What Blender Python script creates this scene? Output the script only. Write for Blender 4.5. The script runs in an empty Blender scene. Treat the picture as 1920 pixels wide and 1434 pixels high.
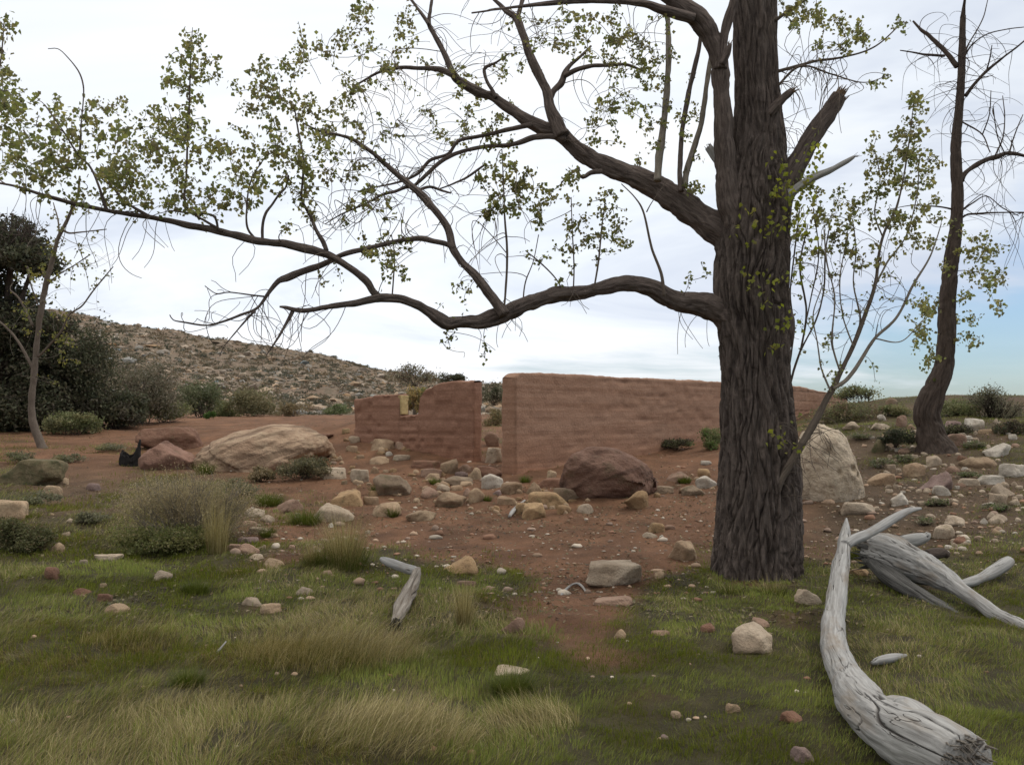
import bpy, math, random
import numpy as np

rng = np.random.default_rng(7)
random.seed(7)
scene = bpy.context.scene
COL = scene.collection

# ------------------------------------------------------------------ camera
F = 1663.0                     # focal length in photo pixels (photo 1920 x 1434)
CX, CY = 960.0, 717.0
PITCH = math.atan(73.0 / F)    # horizon sits a little below the middle
CAM = np.array([0.0, 0.0, 1.6])
cam_data = bpy.data.cameras.new('camera')
cam_data.sensor_width = 36.0
cam_data.lens = 36.0 * F / 1920.0
cam_data.clip_start = 0.05
cam_data.clip_end = 3000.0
cam = bpy.data.objects.new('camera', cam_data)
COL.objects.link(cam)
cam.location = CAM
cam.rotation_euler = (math.pi / 2 + PITCH, 0, 0)
scene.camera = cam

# ------------------------------------------------------------------ sky, sun, exposure
SUN_EL, SUN_AZ = math.radians(52), math.radians(80)   # behind thin cloud, high on the right
GLOW_AZ = math.radians(-8)                            # where the cloud is thinnest
scene.view_settings.view_transform = 'Standard'
scene.view_settings.look = 'None'
scene.view_settings.exposure = 0.0
scene.view_settings.gamma = 1.0
world = bpy.data.worlds.new('World')
scene.world = world
world.use_nodes = True


def nodes_of(m):
    nt = m.node_tree
    nt.nodes.clear()
    return nt, nt.nodes, nt.links


def N(nt, kind, **kw):
    n = nt.nodes.new(kind)
    for k, v in kw.items():
        if k.startswith('_'):
            n.inputs[int(k[1:]) if k[1:].isdigit() else k[1:]].default_value = v
        else:
            setattr(n, k, v)
    return n


def math_n(nt, op, a, b=None, clamp=False):
    n = nt.nodes.new('ShaderNodeMath')
    n.operation = op
    n.use_clamp = clamp
    for i, v in enumerate((a, b)):
        if v is None:
            continue
        if isinstance(v, (int, float)):
            n.inputs[i].default_value = v
        else:
            nt.links.new(v, n.inputs[i])
    return n.outputs[0]


def ramp(nt, fac, stops, interp='LINEAR'):
    n = nt.nodes.new('ShaderNodeValToRGB')
    n.color_ramp.interpolation = interp
    els = n.color_ramp.elements
    while len(els) < len(stops):
        els.new(0.5)
    for e, (p, c) in zip(els, stops):
        e.position = p
        e.color = (c[0], c[1], c[2], 1) if not isinstance(c, (int, float)) else (c, c, c, 1)
    nt.links.new(fac, n.inputs[0])
    return n.outputs[0]


def mixc(nt, fac, a, b, mode='MIX'):
    n = nt.nodes.new('ShaderNodeMix')
    n.data_type = 'RGBA'
    n.blend_type = mode
    for sock, v in ((n.inputs[0], fac), (n.inputs[6], a), (n.inputs[7], b)):
        if isinstance(v, (int, float)):
            sock.default_value = v
        elif isinstance(v, tuple):
            sock.default_value = (v[0], v[1], v[2], 1)
        else:
            nt.links.new(v, sock)
    return n.outputs[2]


def noise(nt, vec, scale, detail=5, rough=0.55, out=0, dist=0.0):
    n = nt.nodes.new('ShaderNodeTexNoise')
    n.inputs['Scale'].default_value = scale
    n.inputs['Detail'].default_value = detail
    n.inputs['Roughness'].default_value = rough
    n.inputs['Distortion'].default_value = dist
    if vec is not None:
        nt.links.new(vec, n.inputs['Vector'])
    return n.outputs[out]


def mapping(nt, vec, scale=(1, 1, 1), loc=(0, 0, 0)):
    n = nt.nodes.new('ShaderNodeMapping')
    n.inputs['Scale'].default_value = scale
    n.inputs['Location'].default_value = loc
    nt.links.new(vec, n.inputs['Vector'])
    return n.outputs[0]


def build_world():
    nt, ns, ln = nodes_of(world)
    out = ns.new('ShaderNodeOutputWorld')
    sky = ns.new('ShaderNodeTexSky')
    sky.sky_type = 'NISHITA'
    sky.sun_disc = False
    sky.sun_elevation = SUN_EL
    sky.sun_rotation = SUN_AZ
    sky.air_density = 1.0
    sky.dust_density = 1.2
    bg_sky = N(nt, 'ShaderNodeBackground', _1=0.12)
    ln.new(mixc(nt, 1.0, sky.outputs[0], (0.70, 0.87, 1.05), 'MULTIPLY'), bg_sky.inputs[0])
    tc = ns.new('ShaderNodeTexCoord')
    d = tc.outputs['Generated']
    sep = ns.new('ShaderNodeSeparateXYZ')
    ln.new(d, sep.inputs[0])
    z = math_n(nt, 'MAXIMUM', sep.outputs[2], 0.0)
    den = math_n(nt, 'ADD', z, 0.16)
    u = math_n(nt, 'DIVIDE', sep.outputs[0], den)
    v = math_n(nt, 'DIVIDE', sep.outputs[1], den)
    comb = ns.new('ShaderNodeCombineXYZ')
    ln.new(u, comb.inputs[0]); ln.new(v, comb.inputs[1])
    p = comb.outputs[0]
    # broad, streaky cloud sheet
    n1 = noise(nt, mapping(nt, p, (0.55, 0.85, 1), (3.1, 1.7, 0)), 1.0, 7, 0.58, dist=0.4)
    n2 = noise(nt, mapping(nt, p, (0.5, 0.75, 1), (9.3, 4.2, 2)), 0.85, 6, 0.6, dist=0.6)
    # cloud cover thins low down towards the right
    right = math_n(nt, 'MULTIPLY', sep.outputs[0], 0.75)
    low = math_n(nt, 'MULTIPLY', z, 1.9)
    cov = math_n(nt, 'SUBTRACT', math_n(nt, 'ADD', n1, low), right)
    mask = ramp(nt, cov, [(0.28, 0.12), (0.60, 1.0)], 'EASE')
    # silver-white body with lavender-grey patches, brightest towards the hidden sun
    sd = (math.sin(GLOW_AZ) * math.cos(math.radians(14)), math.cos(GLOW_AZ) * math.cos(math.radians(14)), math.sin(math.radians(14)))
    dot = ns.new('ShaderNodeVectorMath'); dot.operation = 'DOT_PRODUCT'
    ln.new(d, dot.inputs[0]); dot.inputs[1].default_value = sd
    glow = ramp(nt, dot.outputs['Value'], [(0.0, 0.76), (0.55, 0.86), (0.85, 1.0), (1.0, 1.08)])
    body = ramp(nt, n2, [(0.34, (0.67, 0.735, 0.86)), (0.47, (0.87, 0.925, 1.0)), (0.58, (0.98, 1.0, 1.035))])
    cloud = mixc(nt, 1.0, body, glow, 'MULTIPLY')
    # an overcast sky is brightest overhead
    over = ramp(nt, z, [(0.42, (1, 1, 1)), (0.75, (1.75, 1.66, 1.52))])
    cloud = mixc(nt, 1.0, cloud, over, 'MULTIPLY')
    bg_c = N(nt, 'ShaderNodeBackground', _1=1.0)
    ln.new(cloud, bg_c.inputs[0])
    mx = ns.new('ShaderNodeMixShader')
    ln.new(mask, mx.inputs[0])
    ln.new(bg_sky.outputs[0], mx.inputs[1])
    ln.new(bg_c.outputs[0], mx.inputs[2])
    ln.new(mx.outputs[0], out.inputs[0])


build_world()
sun_d = bpy.data.lights.new('sun', 'SUN')
sun_d.energy = 1.15
sun_d.angle = math.radians(14)
sun_d.color = (1.0, 0.96, 0.9)
sun = bpy.data.objects.new('sun', sun_d)
COL.objects.link(sun)
sun.rotation_euler = (math.pi / 2 - SUN_EL, 0, math.pi - SUN_AZ)

# ------------------------------------------------------------------ projection helpers
_c, _s = math.cos(PITCH), math.sin(PITCH)


def ray(px, py):
    px = np.asarray(px, float); py = np.asarray(py, float)
    a = (px - CX) / F
    b = (CY - py) / F
    return np.stack([a, _c - _s * b, _s + _c * b], -1)


def at(px, py, d):
    """world point seen at photo pixel (px, py), d metres ahead of the camera"""
    r = ray(px, py)
    d = np.asarray(d, float)
    return CAM + r * (d / r[..., 1])[..., None]


def project(P):
    q = np.asarray(P, float) - CAM
    fwd = q[..., 1] * _c + q[..., 2] * _s
    up = -q[..., 1] * _s + q[..., 2] * _c
    fwd = np.where(fwd < 0.05, 0.05, fwd)
    return CX + F * q[..., 0] / fwd, CY - F * up / fwd


# ------------------------------------------------------------------ numpy noise
def _hash(ix, iy, iz, seed):
    h = (ix.astype(np.uint32) * np.uint32(374761393) + iy.astype(np.uint32) * np.uint32(668265263)
         + iz.astype(np.uint32) * np.uint32(2147483647) + np.uint32(seed * 7919 + 13))
    h = (h ^ (h >> np.uint32(13))) * np.uint32(1274126177)
    h = (h ^ (h >> np.uint32(16))) * np.uint32(2246822519)
    h = h ^ (h >> np.uint32(15))
    return (h & np.uint32(0xFFFFFF)).astype(np.float64) / float(0xFFFFFF)


def vnoise(P, seed=0):
    P = np.asarray(P, float)
    i = np.floor(P).astype(np.int64)
    f = P - i
    f = f * f * f * (f * (f * 6 - 15) + 10)
    x, y, z = i[..., 0], i[..., 1], i[..., 2]
    r = 0
    for dx in (0, 1):
        wx = f[..., 0] if dx else 1 - f[..., 0]
        for dy in (0, 1):
            wy = f[..., 1] if dy else 1 - f[..., 1]
            for dz in (0, 1):
                wz = f[..., 2] if dz else 1 - f[..., 2]
                r = r + wx * wy * wz * _hash(x + dx, y + dy, z + dz, seed)
    return r


def fbm(P, octaves=4, seed=0, gain=0.5):
    P = np.asarray(P, float)
    a, s, t = 1.0, 0.0, 0.0
    for k in range(octaves):
        s = s + a * (vnoise(P, seed + k) - 0.5)
        t += a
        a *= gain
        P = P * 2.03 + 11.7
    return s / t * 2


def sstep(a, b, x):
    t = np.clip((x - a) / (b - a), 0, 1)
    return t * t * (3 - 2 * t)


# ------------------------------------------------------------------ object helpers
def link_mesh(name, V, quads=None, tris=None, mat=None, parent=None, smooth=True, attrs=None):
    V = np.ascontiguousarray(V, np.float32)
    fl, ft = [], []
    if quads is not None and len(quads):
        q = np.asarray(quads, np.int32); fl.append(q.ravel()); ft.append(np.full(len(q), 4, np.int32))
    if tris is not None and len(tris):
        t = np.asarray(tris, np.int32); fl.append(t.ravel()); ft.append(np.full(len(t), 3, np.int32))
    loops = np.concatenate(fl); tot = np.concatenate(ft)
    start = np.concatenate([[0], np.cumsum(tot)[:-1]]).astype(np.int32)
    me = bpy.data.meshes.new(name)
    me.vertices.add(len(V)); me.vertices.foreach_set('co', V.ravel())
    me.loops.add(len(loops)); me.loops.foreach_set('vertex_index', loops)
    me.polygons.add(len(tot)); me.polygons.foreach_set('loop_start', start); me.polygons.foreach_set('loop_total', tot)
    me.polygons.foreach_set('use_smooth', np.full(len(tot), bool(smooth)))
    for k, (kind, arr) in (attrs or {}).items():
        a = me.attributes.new(k, kind, 'POINT')
        arr = np.ascontiguousarray(arr, np.float32)
        a.data.foreach_set({'FLOAT_COLOR': 'color', 'FLOAT_VECTOR': 'vector', 'FLOAT': 'value'}[kind], arr.ravel())
    me.update(calc_edges=True)
    me.validate()
    if mat is not None:
        me.materials.append(mat)
    o = bpy.data.objects.new(name, me)
    COL.objects.link(o)
    if parent is not None:
        o.parent = parent
    return o


def thing(name, loc, label, cat, group=None):
    o = bpy.data.objects.new(name, None)
    o.empty_display_size = 0.2
    COL.objects.link(o)
    o.location = [float(v) for v in loc]
    tag(o, label, cat, group)
    return o


def tag(o, label=None, cat=None, group=None, kind=None):
    if label: o['label'] = label
    if cat: o['category'] = cat
    if group: o['group'] = group
    if kind: o['kind'] = kind
    return o


class Soup:
    """collects pieces of one mesh"""
    def __init__(self):
        self.V, self.Q, self.T, self.A, self.n = [], [], [], {}, 0

    def add(self, V, quads=None, tris=None, **attrs):
        V = np.asarray(V, float).reshape(-1, 3)
        if quads is not None and len(quads): self.Q.append(np.asarray(quads) + self.n)
        if tris is not None and len(tris): self.T.append(np.asarray(tris) + self.n)
        self.V.append(V)
        for k, a in attrs.items():
            self.A.setdefault(k, []).append(np.asarray(a, float))
        self.n += len(V)

    def build(self, name, mat, parent=None, smooth=True, kinds=None, origin=None):
        if not self.n: return None
        V = np.concatenate(self.V)
        if origin is not None: V = V - np.asarray(origin)
        at_ = {k: ((kinds or {}).get(k, 'FLOAT_COLOR'), np.concatenate(a)) for k, a in self.A.items()}
        return link_mesh(name, V, np.concatenate(self.Q) if self.Q else None, np.concatenate(self.T) if self.T else None,
                         mat, parent, smooth, at_)


def catmull(P, R, step):
    P = np.asarray(P, float); R = np.asarray(R, float)
    if len(P) < 2: return P, R
    X = np.column_stack([P, R])
    X = np.vstack([2 * X[0] - X[1], X, 2 * X[-1] - X[-2]])
    out = []
    for i in range(1, len(X) - 2):
        a, b, c, d = X[i - 1], X[i], X[i + 1], X[i + 2]
        n = max(2, int(np.linalg.norm(c[:3] - b[:3]) / step))
        t = np.linspace(0, 1, n, endpoint=False)[:, None]
        out.append(0.5 * (2 * b + (c - a) * t + (2 * a - 5 * b + 4 * c - d) * t ** 2 + (3 * b - a - 3 * c + d) * t ** 3))
    out.append(X[-2][None])
    X = np.vstack(out)
    return X[:, :3], np.maximum(X[:, 3], 1e-4)


def frames(P):
    T = np.gradient(P, axis=0)
    T /= np.linalg.norm(T, axis=1)[:, None] + 1e-12
    up = np.array([0, 1.0, 0]) if abs(T[0][1]) < 0.9 else np.array([1.0, 0, 0])
    U = np.zeros_like(P)
    u = up - T[0] * up.dot(T[0]); u /= np.linalg.norm(u)
    U[0] = u
    for i in range(1, len(P)):
        u = U[i - 1] - T[i] * U[i - 1].dot(T[i])
        U[i] = u / (np.linalg.norm(u) + 1e-12)
    W = np.cross(T, U)
    return T, U, W


def tube(P, R, segs, disp=None, cap=True, flat=1.0, twist=0.0):
    """returns V, quads, tris, bk (bark coordinate: x,y around, z along)"""
    n = len(P)
    T, U, W = frames(P)
    ln = np.concatenate([[0], np.cumsum(np.linalg.norm(np.diff(P, axis=0), axis=1))])
    th = np.linspace(0, 2 * np.pi, segs, endpoint=False)
    TH = th[None] + twist * ln[:, None]
    cs, sn = np.cos(TH), np.sin(TH)
    rr = np.repeat(R[:, None], segs, 1)
    bk = np.stack([np.cos(th)[None] * rr, np.sin(th)[None] * rr, np.repeat(ln[:, None], segs, 1)], -1)
    if disp is not None:
        rr = rr + disp(bk.reshape(-1, 3), rr.ravel()).reshape(rr.shape)
    V = P[:, None] + U[:, None] * (cs * rr)[..., None] + W[:, None] * (sn * rr * flat)[..., None]
    i = np.arange(n - 1)[:, None] * segs
    j = np.arange(segs)[None]
    j2 = (j + 1) % segs
    q = np.stack([i + j, i + j2, i + segs + j2, i + segs + j], -1).reshape(-1, 4)
    V = V.reshape(-1, 3); bk = bk.reshape(-1, 3)
    tris = []
    if cap:
        for ring, c, rev in ((0, P[0], True), (n - 1, P[-1], False)):
            ci = len(V)
            V = np.vstack([V, c[None]]); bk = np.vstack([bk, [[0, 0, ln[ring]]]])
            a = ring * segs + np.arange(segs); b = ring * segs + (np.arange(segs) + 1) % segs
            t = np.stack([b, a, np.full(segs, ci)] if rev else [a, b, np.full(segs, ci)], -1)
            tris.append(t)
    return V, q, (np.concatenate(tris) if tris else None), bk


def ico(sub):
    import bmesh
    bm = bmesh.new()
    bmesh.ops.create_icosphere(bm, subdivisions=sub, radius=1.0)
    V = np.array([v.co[:] for v in bm.verts]); T = np.array([[v.index for v in f.verts] for f in bm.faces])
    bm.free()
    return V, T


ICO = {k: ico(k) for k in (1, 2, 3, 4, 5, 6)}


# ------------------------------------------------------------------ materials
def new_mat(name):
    m = bpy.data.materials.new(name)
    m.use_nodes = True
    nt, ns, ln = nodes_of(m)
    out = ns.new('ShaderNodeOutputMaterial')
    b = ns.new('ShaderNodeBsdfPrincipled')
    b.inputs['Roughness'].default_value = 0.9
    b.inputs['Specular IOR Level'].default_value = 0.2
    ln.new(b.outputs[0], out.inputs[0])
    return m, nt, b, out


def attr(nt, name, out='Color'):
    n = nt.nodes.new('ShaderNodeAttribute')
    n.attribute_name = name
    return n.outputs[out]


def bump(nt, b, h, strength, dist=0.02):
    n = nt.nodes.new('ShaderNodeBump')
    n.inputs['Strength'].default_value = strength
    n.inputs['Distance'].default_value = dist
    nt.links.new(h, n.inputs['Height'])
    nt.links.new(n.outputs[0], b.inputs['Normal'])


def tilted(nt, vec, scale):
    n = nt.nodes.new('ShaderNodeMapping')
    n.inputs['Rotation'].default_value = (0.15, 0.42, 0.0)
    nt.links.new(vec, n.inputs['Vector'])
    return mapping(nt, n.outputs[0], scale)


def obj_coord(nt):
    return nt.nodes.new('ShaderNodeTexCoord').outputs['Object']


def mat_rock(name, c1, c2, c3, moss=0.0, scale=1.0, layers=0.0):
    """mottled stone: base, second tone, speckle"""
    m, nt, b, _ = new_mat(name)
    co = obj_coord(nt)
    oi = nt.nodes.new('ShaderNodeObjectInfo')
    off = nt.nodes.new('ShaderNodeVectorMath'); off.operation = 'SCALE'
    cv = nt.nodes.new('ShaderNodeCombineXYZ')
    for i in range(3): nt.links.new(oi.outputs['Random'], cv.inputs[i])
    nt.links.new(cv.outputs[0], off.inputs[0]); off.inputs['Scale'].default_value = 37.0
    add = nt.nodes.new('ShaderNodeVectorMath'); add.operation = 'ADD'
    nt.links.new(co, add.inputs[0]); nt.links.new(off.outputs[0], add.inputs[1])
    p = add.outputs[0]
    n1 = noise(nt, p, 3.2 * scale, 6, 0.6, dist=0.6)
    n2 = noise(nt, p, 13 * scale, 6, 0.65)
    n3 = noise(nt, p, 60 * scale, 3, 0.6)
    col = mixc(nt, ramp(nt, n1, [(0.38, 0.0), (0.62, 1.0)]), c1, c2)
    col = mixc(nt, math_n(nt, 'MULTIPLY', ramp(nt, n2, [(0.52, 0.0), (0.68, 1.0)]), 0.6), col, c3)
    if layers:
        w = noise(nt, tilted(nt, p, (0.5, 0.5, 9 * layers)), 1.6, 5, 0.6, dist=0.5)
        col = mixc(nt, math_n(nt, 'MULTIPLY', ramp(nt, w, [(0.48, 0.0), (0.62, 1.0)]), 0.85), col, tuple(v * 0.5 for v in c2))
    if moss:
        mm = noise(nt, p, 5.0 * scale, 6, 0.65)
        col = mixc(nt, math_n(nt, 'MULTIPLY', ramp(nt, mm, [(0.55, 0.0), (0.64, 1.0)]), moss), col, (0.07, 0.075, 0.035))
    br = math_n(nt, 'ADD', math_n(nt, 'MULTIPLY', n3, 0.5), 0.75)
    v = nt.nodes.new('ShaderNodeHueSaturation')
    nt.links.new(col, v.inputs['Color'])
    rnd = math_n(nt, 'ADD', math_n(nt, 'MULTIPLY', oi.outputs['Random'], 0.36), 0.82)
    nt.links.new(math_n(nt, 'MULTIPLY', br, rnd), v.inputs['Value'])
    nt.links.new(v.outputs[0], b.inputs['Base Color'])
    h = math_n(nt, 'ADD', math_n(nt, 'MULTIPLY', n2, 1.0), math_n(nt, 'MULTIPLY', n3, 0.35))
    bump(nt, b, h, 0.8, 0.045 / scale)
    return m


M = {}
M['tan'] = mat_rock('tan_sandstone', (0.39, 0.285, 0.185), (0.28, 0.19, 0.12), (0.175, 0.115, 0.07), 0.35)
M['ochre'] = mat_rock('ochre_sandstone', (0.36, 0.24, 0.13), (0.26, 0.165, 0.09), (0.155, 0.10, 0.06), 0.4)
M['pale'] = mat_rock('pale_limestone', (0.44, 0.355, 0.265), (0.32, 0.245, 0.175), (0.21, 0.155, 0.105), 0.3)
M['white'] = mat_rock('white_limestone', (0.52, 0.47, 0.40), (0.40, 0.345, 0.28), (0.26, 0.215, 0.165), 0.25)
M['pink'] = mat_rock('pink_sandstone', (0.32, 0.215, 0.155), (0.25, 0.155, 0.11), (0.20, 0.135, 0.09), 0.3)
M['red'] = mat_rock('red_sandstone', (0.21, 0.115, 0.076), (0.16, 0.085, 0.057), (0.25, 0.16, 0.11), 0.3)
M['mauve'] = mat_rock('mauve_sandstone', (0.23, 0.165, 0.145), (0.17, 0.115, 0.10), (0.28, 0.20, 0.16), 0.3)
M['grey'] = mat_rock('grey_stone', (0.285, 0.215, 0.15), (0.21, 0.15, 0.10), (0.145, 0.105, 0.072), 0.4)
M['moss'] = mat_rock('mossy_stone', (0.17, 0.13, 0.075), (0.11, 0.095, 0.05), (0.22, 0.17, 0.11), 0.8)
M['boulder_stripe'] = mat_rock('striped_sandstone', (0.43, 0.315, 0.215), (0.33, 0.22, 0.145), (0.21, 0.125, 0.08), 0.15, 0.55, 0.5)
M['boulder_brown'] = mat_rock('brown_sandstone', (0.245, 0.145, 0.106), (0.175, 0.098, 0.070), (0.12, 0.07, 0.052), 0.3, 0.7, 0.25)
M['boulder_white'] = mat_rock('pale_boulder_stone', (0.49, 0.405, 0.305), (0.36, 0.29, 0.21), (0.20, 0.145, 0.105), 0.2, 0.6)


def mat_bark(name, c_hi, c_lo, zs=0.16, scale=26, strength=0.9, dist=0.02):
    m, nt, b, _ = new_mat(name)
    v = attr(nt, 'bk', 'Vector')
    p = mapping(nt, v, (1, 1, zs))
    n1 = noise(nt, p, scale, 6, 0.62, dist=0.5)
    n2 = noise(nt, mapping(nt, v, (1, 1, 0.6), (4, 2, 1)), scale * 0.22, 4, 0.6)
    n3 = noise(nt, v, scale * 4, 4, 0.7)
    col = mixc(nt, ramp(nt, n1, [(0.36, 0.0), (0.66, 1.0)]), c_lo, c_hi)
    col = mixc(nt, math_n(nt, 'MULTIPLY', ramp(nt, n2, [(0.4, 0.0), (0.65, 1.0)]), 0.5), col, tuple(x * 0.62 for x in c_hi))
    col = mixc(nt, 0.5, col, ramp(nt, n3, [(0.3, 0.25), (0.7, 0.75)]), 'OVERLAY')
    nt.links.new(col, b.inputs['Base Color'])
    bump(nt, b, math_n(nt, 'ADD', n1, math_n(nt, 'MULTIPLY', n3, 0.25)), strength, dist)
    b.inputs['Roughness'].default_value = 0.95
    return m


M['bark'] = mat_bark('furrowed_bark', (0.19, 0.15, 0.127), (0.042, 0.032, 0.028), zs=0.16, scale=32, strength=1.0, dist=0.05)
M['bark_limb'] = mat_bark('limb_bark', (0.21, 0.165, 0.14), (0.066, 0.049, 0.043), scale=44, dist=0.03)
M['bark_pale'] = mat_bark('pale_bark', (0.30, 0.26, 0.21), (0.17, 0.14, 0.11), scale=60, dist=0.006)
M['bark_dark'] = mat_bark('dark_bark', (0.10, 0.075, 0.06), (0.045, 0.034, 0.028), scale=30)
M['twig'] = mat_bark('twig_bark', (0.17, 0.135, 0.105), (0.11, 0.085, 0.068), scale=80, dist=0.003)
M['char'] = mat_bark('charred_wood', (0.022, 0.019, 0.018), (0.010, 0.009, 0.009), scale=40)
M['broken'] = mat_bark('splintered_wood', (0.26, 0.17, 0.10), (0.13, 0.085, 0.055), zs=0.05, scale=70)


def mat_drift():
    m, nt, b, _ = new_mat('weathered_wood')
    v = attr(nt, 'bk', 'Vector')
    n1 = noise(nt, mapping(nt, v, (1, 1, 0.045)), 60, 6, 0.6, dist=0.3)
    n2 = noise(nt, mapping(nt, v, (1, 1, 0.35)), 7, 5, 0.6)
    n4 = noise(nt, mapping(nt, v, (1, 1, 0.07), (3, 1, 0)), 17, 3, 0.5, dist=0.6)
    col = mixc(nt, ramp(nt, n1, [(0.3, 0.0), (0.7, 1.0)]), (0.21, 0.20, 0.188), (0.41, 0.40, 0.38))
    col = mixc(nt, math_n(nt, 'MULTIPLY', ramp(nt, n2, [(0.5, 0.0), (0.68, 1.0)]), 0.75), col, (0.22, 0.175, 0.13))
    # long drying cracks
    ck = ramp(nt, math_n(nt, 'ABSOLUTE', math_n(nt, 'SUBTRACT', n4, 0.5)), [(0.0, 1.0), (0.012, 0.0)])
    gate = ramp(nt, noise(nt, mapping(nt, v, (1, 1, 0.5), (7, 7, 7)), 6, 2, 0.5), [(0.48, 0.0), (0.56, 1.0)])
    ck = math_n(nt, 'MAXIMUM', math_n(nt, 'MULTIPLY', ck, gate), attr(nt, 'ck', 'Fac'))
    col = mixc(nt, ck, col, (0.045, 0.036, 0.03))
    nt.links.new(col, b.inputs['Base Color'])
    h = math_n(nt, 'SUBTRACT', math_n(nt, 'MULTIPLY', n1, 0.5), ck)
    bump(nt, b, h, 0.8, 0.012)
    return m


M['drift'] = mat_drift()
M['drift_dark'] = mat_bark('shade_painted_wood', (0.15, 0.145, 0.135), (0.055, 0.052, 0.048), zs=0.05, scale=50)  # grey wood darkened to paint in the shadow of the hollow log
M['drift_brown'] = mat_bark('rotten_bleached_wood', (0.40, 0.36, 0.31), (0.13, 0.10, 0.075), zs=0.07, scale=42, dist=0.03)


def mat_leaf(name, trans=0.45):
    m, nt, b, out = new_mat(name)
    c = attr(nt, 'col')
    nt.links.new(c, b.inputs['Base Color'])
    b.inputs['Roughness'].default_value = 0.6
    t = nt.nodes.new('ShaderNodeBsdfTranslucent')
    hs = nt.nodes.new('ShaderNodeHueSaturation')
    hs.inputs['Saturation'].default_value = 1.15
    hs.inputs['Value'].default_value = 1.5
    nt.links.new(c, hs.inputs['Color'])
    nt.links.new(hs.outputs[0], t.inputs['Color'])
    mx = nt.nodes.new('ShaderNodeMixShader')
    mx.inputs[0].default_value = trans
    nt.links.new(b.outputs[0], mx.inputs[1]); nt.links.new(t.outputs[0], mx.inputs[2])
    nt.links.new(mx.outputs[0], out.inputs[0])
    return m


M['leaf'] = mat_leaf('cottonwood_leaf', 0.5)
M['shrub'] = mat_leaf('shrub_leaf', 0.3)
M['grass'] = mat_leaf('grass_blade', 0.22)


def mat_wall(name, hi, lo, red):
    m, nt, b, _ = new_mat(name)
    co = obj_coord(nt)
    sep = nt.nodes.new('ShaderNodeSeparateXYZ'); nt.links.new(co, sep.inputs[0])
    n1 = noise(nt, co, 1.1, 6, 0.62, dist=0.4)
    n2 = noise(nt, mapping(nt, co, (0.28, 0.28, 8)), 1.5, 6, 0.62, dist=0.15)
    n3 = noise(nt, co, 26, 6, 0.7)
    n5 = noise(nt, mapping(nt, co, (1.0, 1.0, 1.6), (1, 2, 3)), 1.7, 7, 0.68)
    hgt = ramp(nt, math_n(nt, 'ADD', math_n(nt, 'MULTIPLY', sep.outputs[2], 0.5), math_n(nt, 'MULTIPLY', n1, 0.6)), [(0.35, 0.0), (0.95, 1.0)])
    col = mixc(nt, hgt, red, hi)
    col = mixc(nt, math_n(nt, 'MULTIPLY', ramp(nt, n2, [(0.42, 0.0), (0.58, 1.0)]), 0.75), col, lo)
    col = mixc(nt, math_n(nt, 'MULTIPLY', ramp(nt, n5, [(0.55, 0.0), (0.70, 1.0)]), 0.25), col, tuple(v * 0.7 for v in lo))
    col = mixc(nt, math_n(nt, 'MULTIPLY', ramp(nt, n3, [(0.55, 0.0), (0.72, 1.0)]), 0.35), col, (0.30, 0.20, 0.145))
    hs = nt.nodes.new('ShaderNodeHueSaturation'); nt.links.new(col, hs.inputs['Color'])
    nt.links.new(math_n(nt, 'ADD', math_n(nt, 'MULTIPLY', n3, 0.7), 0.62), hs.inputs['Value'])
    nt.links.new(hs.outputs[0], b.inputs['Base Color'])
    bump(nt, b, math_n(nt, 'ADD', math_n(nt, 'MULTIPLY', n2, 0.3), n3), 0.7, 0.03)
    return m


M['wall'] = mat_wall('rammed_earth', (0.325, 0.195, 0.132), (0.265, 0.147, 0.095), (0.37, 0.172, 0.094))
M['wall_red'] = mat_wall('red_rammed_earth', (0.285, 0.158, 0.108), (0.225, 0.117, 0.076), (0.335, 0.15, 0.082))
M['jamb'] = mat_rock('yellow_plaster', (0.46, 0.36, 0.17), (0.36, 0.27, 0.13), (0.24, 0.16, 0.08), 0.1, 1.2)

# ------------------------------------------------------------------ ground surface
GC = [  # (photo x, photo y, metres ahead)
    (900, 1434, 4.1), (900, 1250, 5.8), (900, 1085, 8.9), (900, 1000, 11.3), (900, 940, 13.7), (905, 893, 16.0),
    (300, 1434, 4.1), (300, 1250, 5.8), (300, 1085, 8.9), (300, 1000, 11.4), (270, 930, 14.0), (300, 882, 17.0),
    (350, 832, 21.0), (300, 803, 26.0), (600, 790, 28.0), (480, 783, 33.0), (150, 800, 26.0),
    (0, 1434, 4.1), (0, 1250, 5.8), (0, 1080, 8.9), (0, 980, 11.5), (0, 905, 15.0), (70, 842, 19.0), (0, 815, 23.0),
    (-500, 1250, 5.8), (-500, 1000, 11.0), (-400, 850, 18.0),
    (1600, 1434, 4.1), (1600, 1250, 5.8), (1500, 1080, 8.9), (1700, 1000, 10.8), (1850, 1000, 10.5), (1850, 1090, 8.5),
    (1650, 930, 12.8), (1750, 900, 13.8), (1740, 852, 16.0), (1900, 852, 15.4), (1880, 800, 18.0), (1900, 768, 21.0),
    (1720, 790, 19.8), (1650, 752, 24.0), (1800, 765, 21.5), (1580, 800, 19.0),
    (2200, 1200, 6.5), (2300, 950, 11.0), (2200, 820, 16.5), (2300, 740, 22.0),
    (945, 890, 16.0), (1240, 845, 19.7), (1350, 817, 21.7), (1475, 792, 24.4), (1560, 760, 26.7),
    (905, 866, 17.5), (665, 797, 20.6), (740, 836, 18.9), (620, 860, 18.0), (640, 822, 20.0),
]
_gw = [at(a, b, c) for a, b, c in GC]
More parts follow.
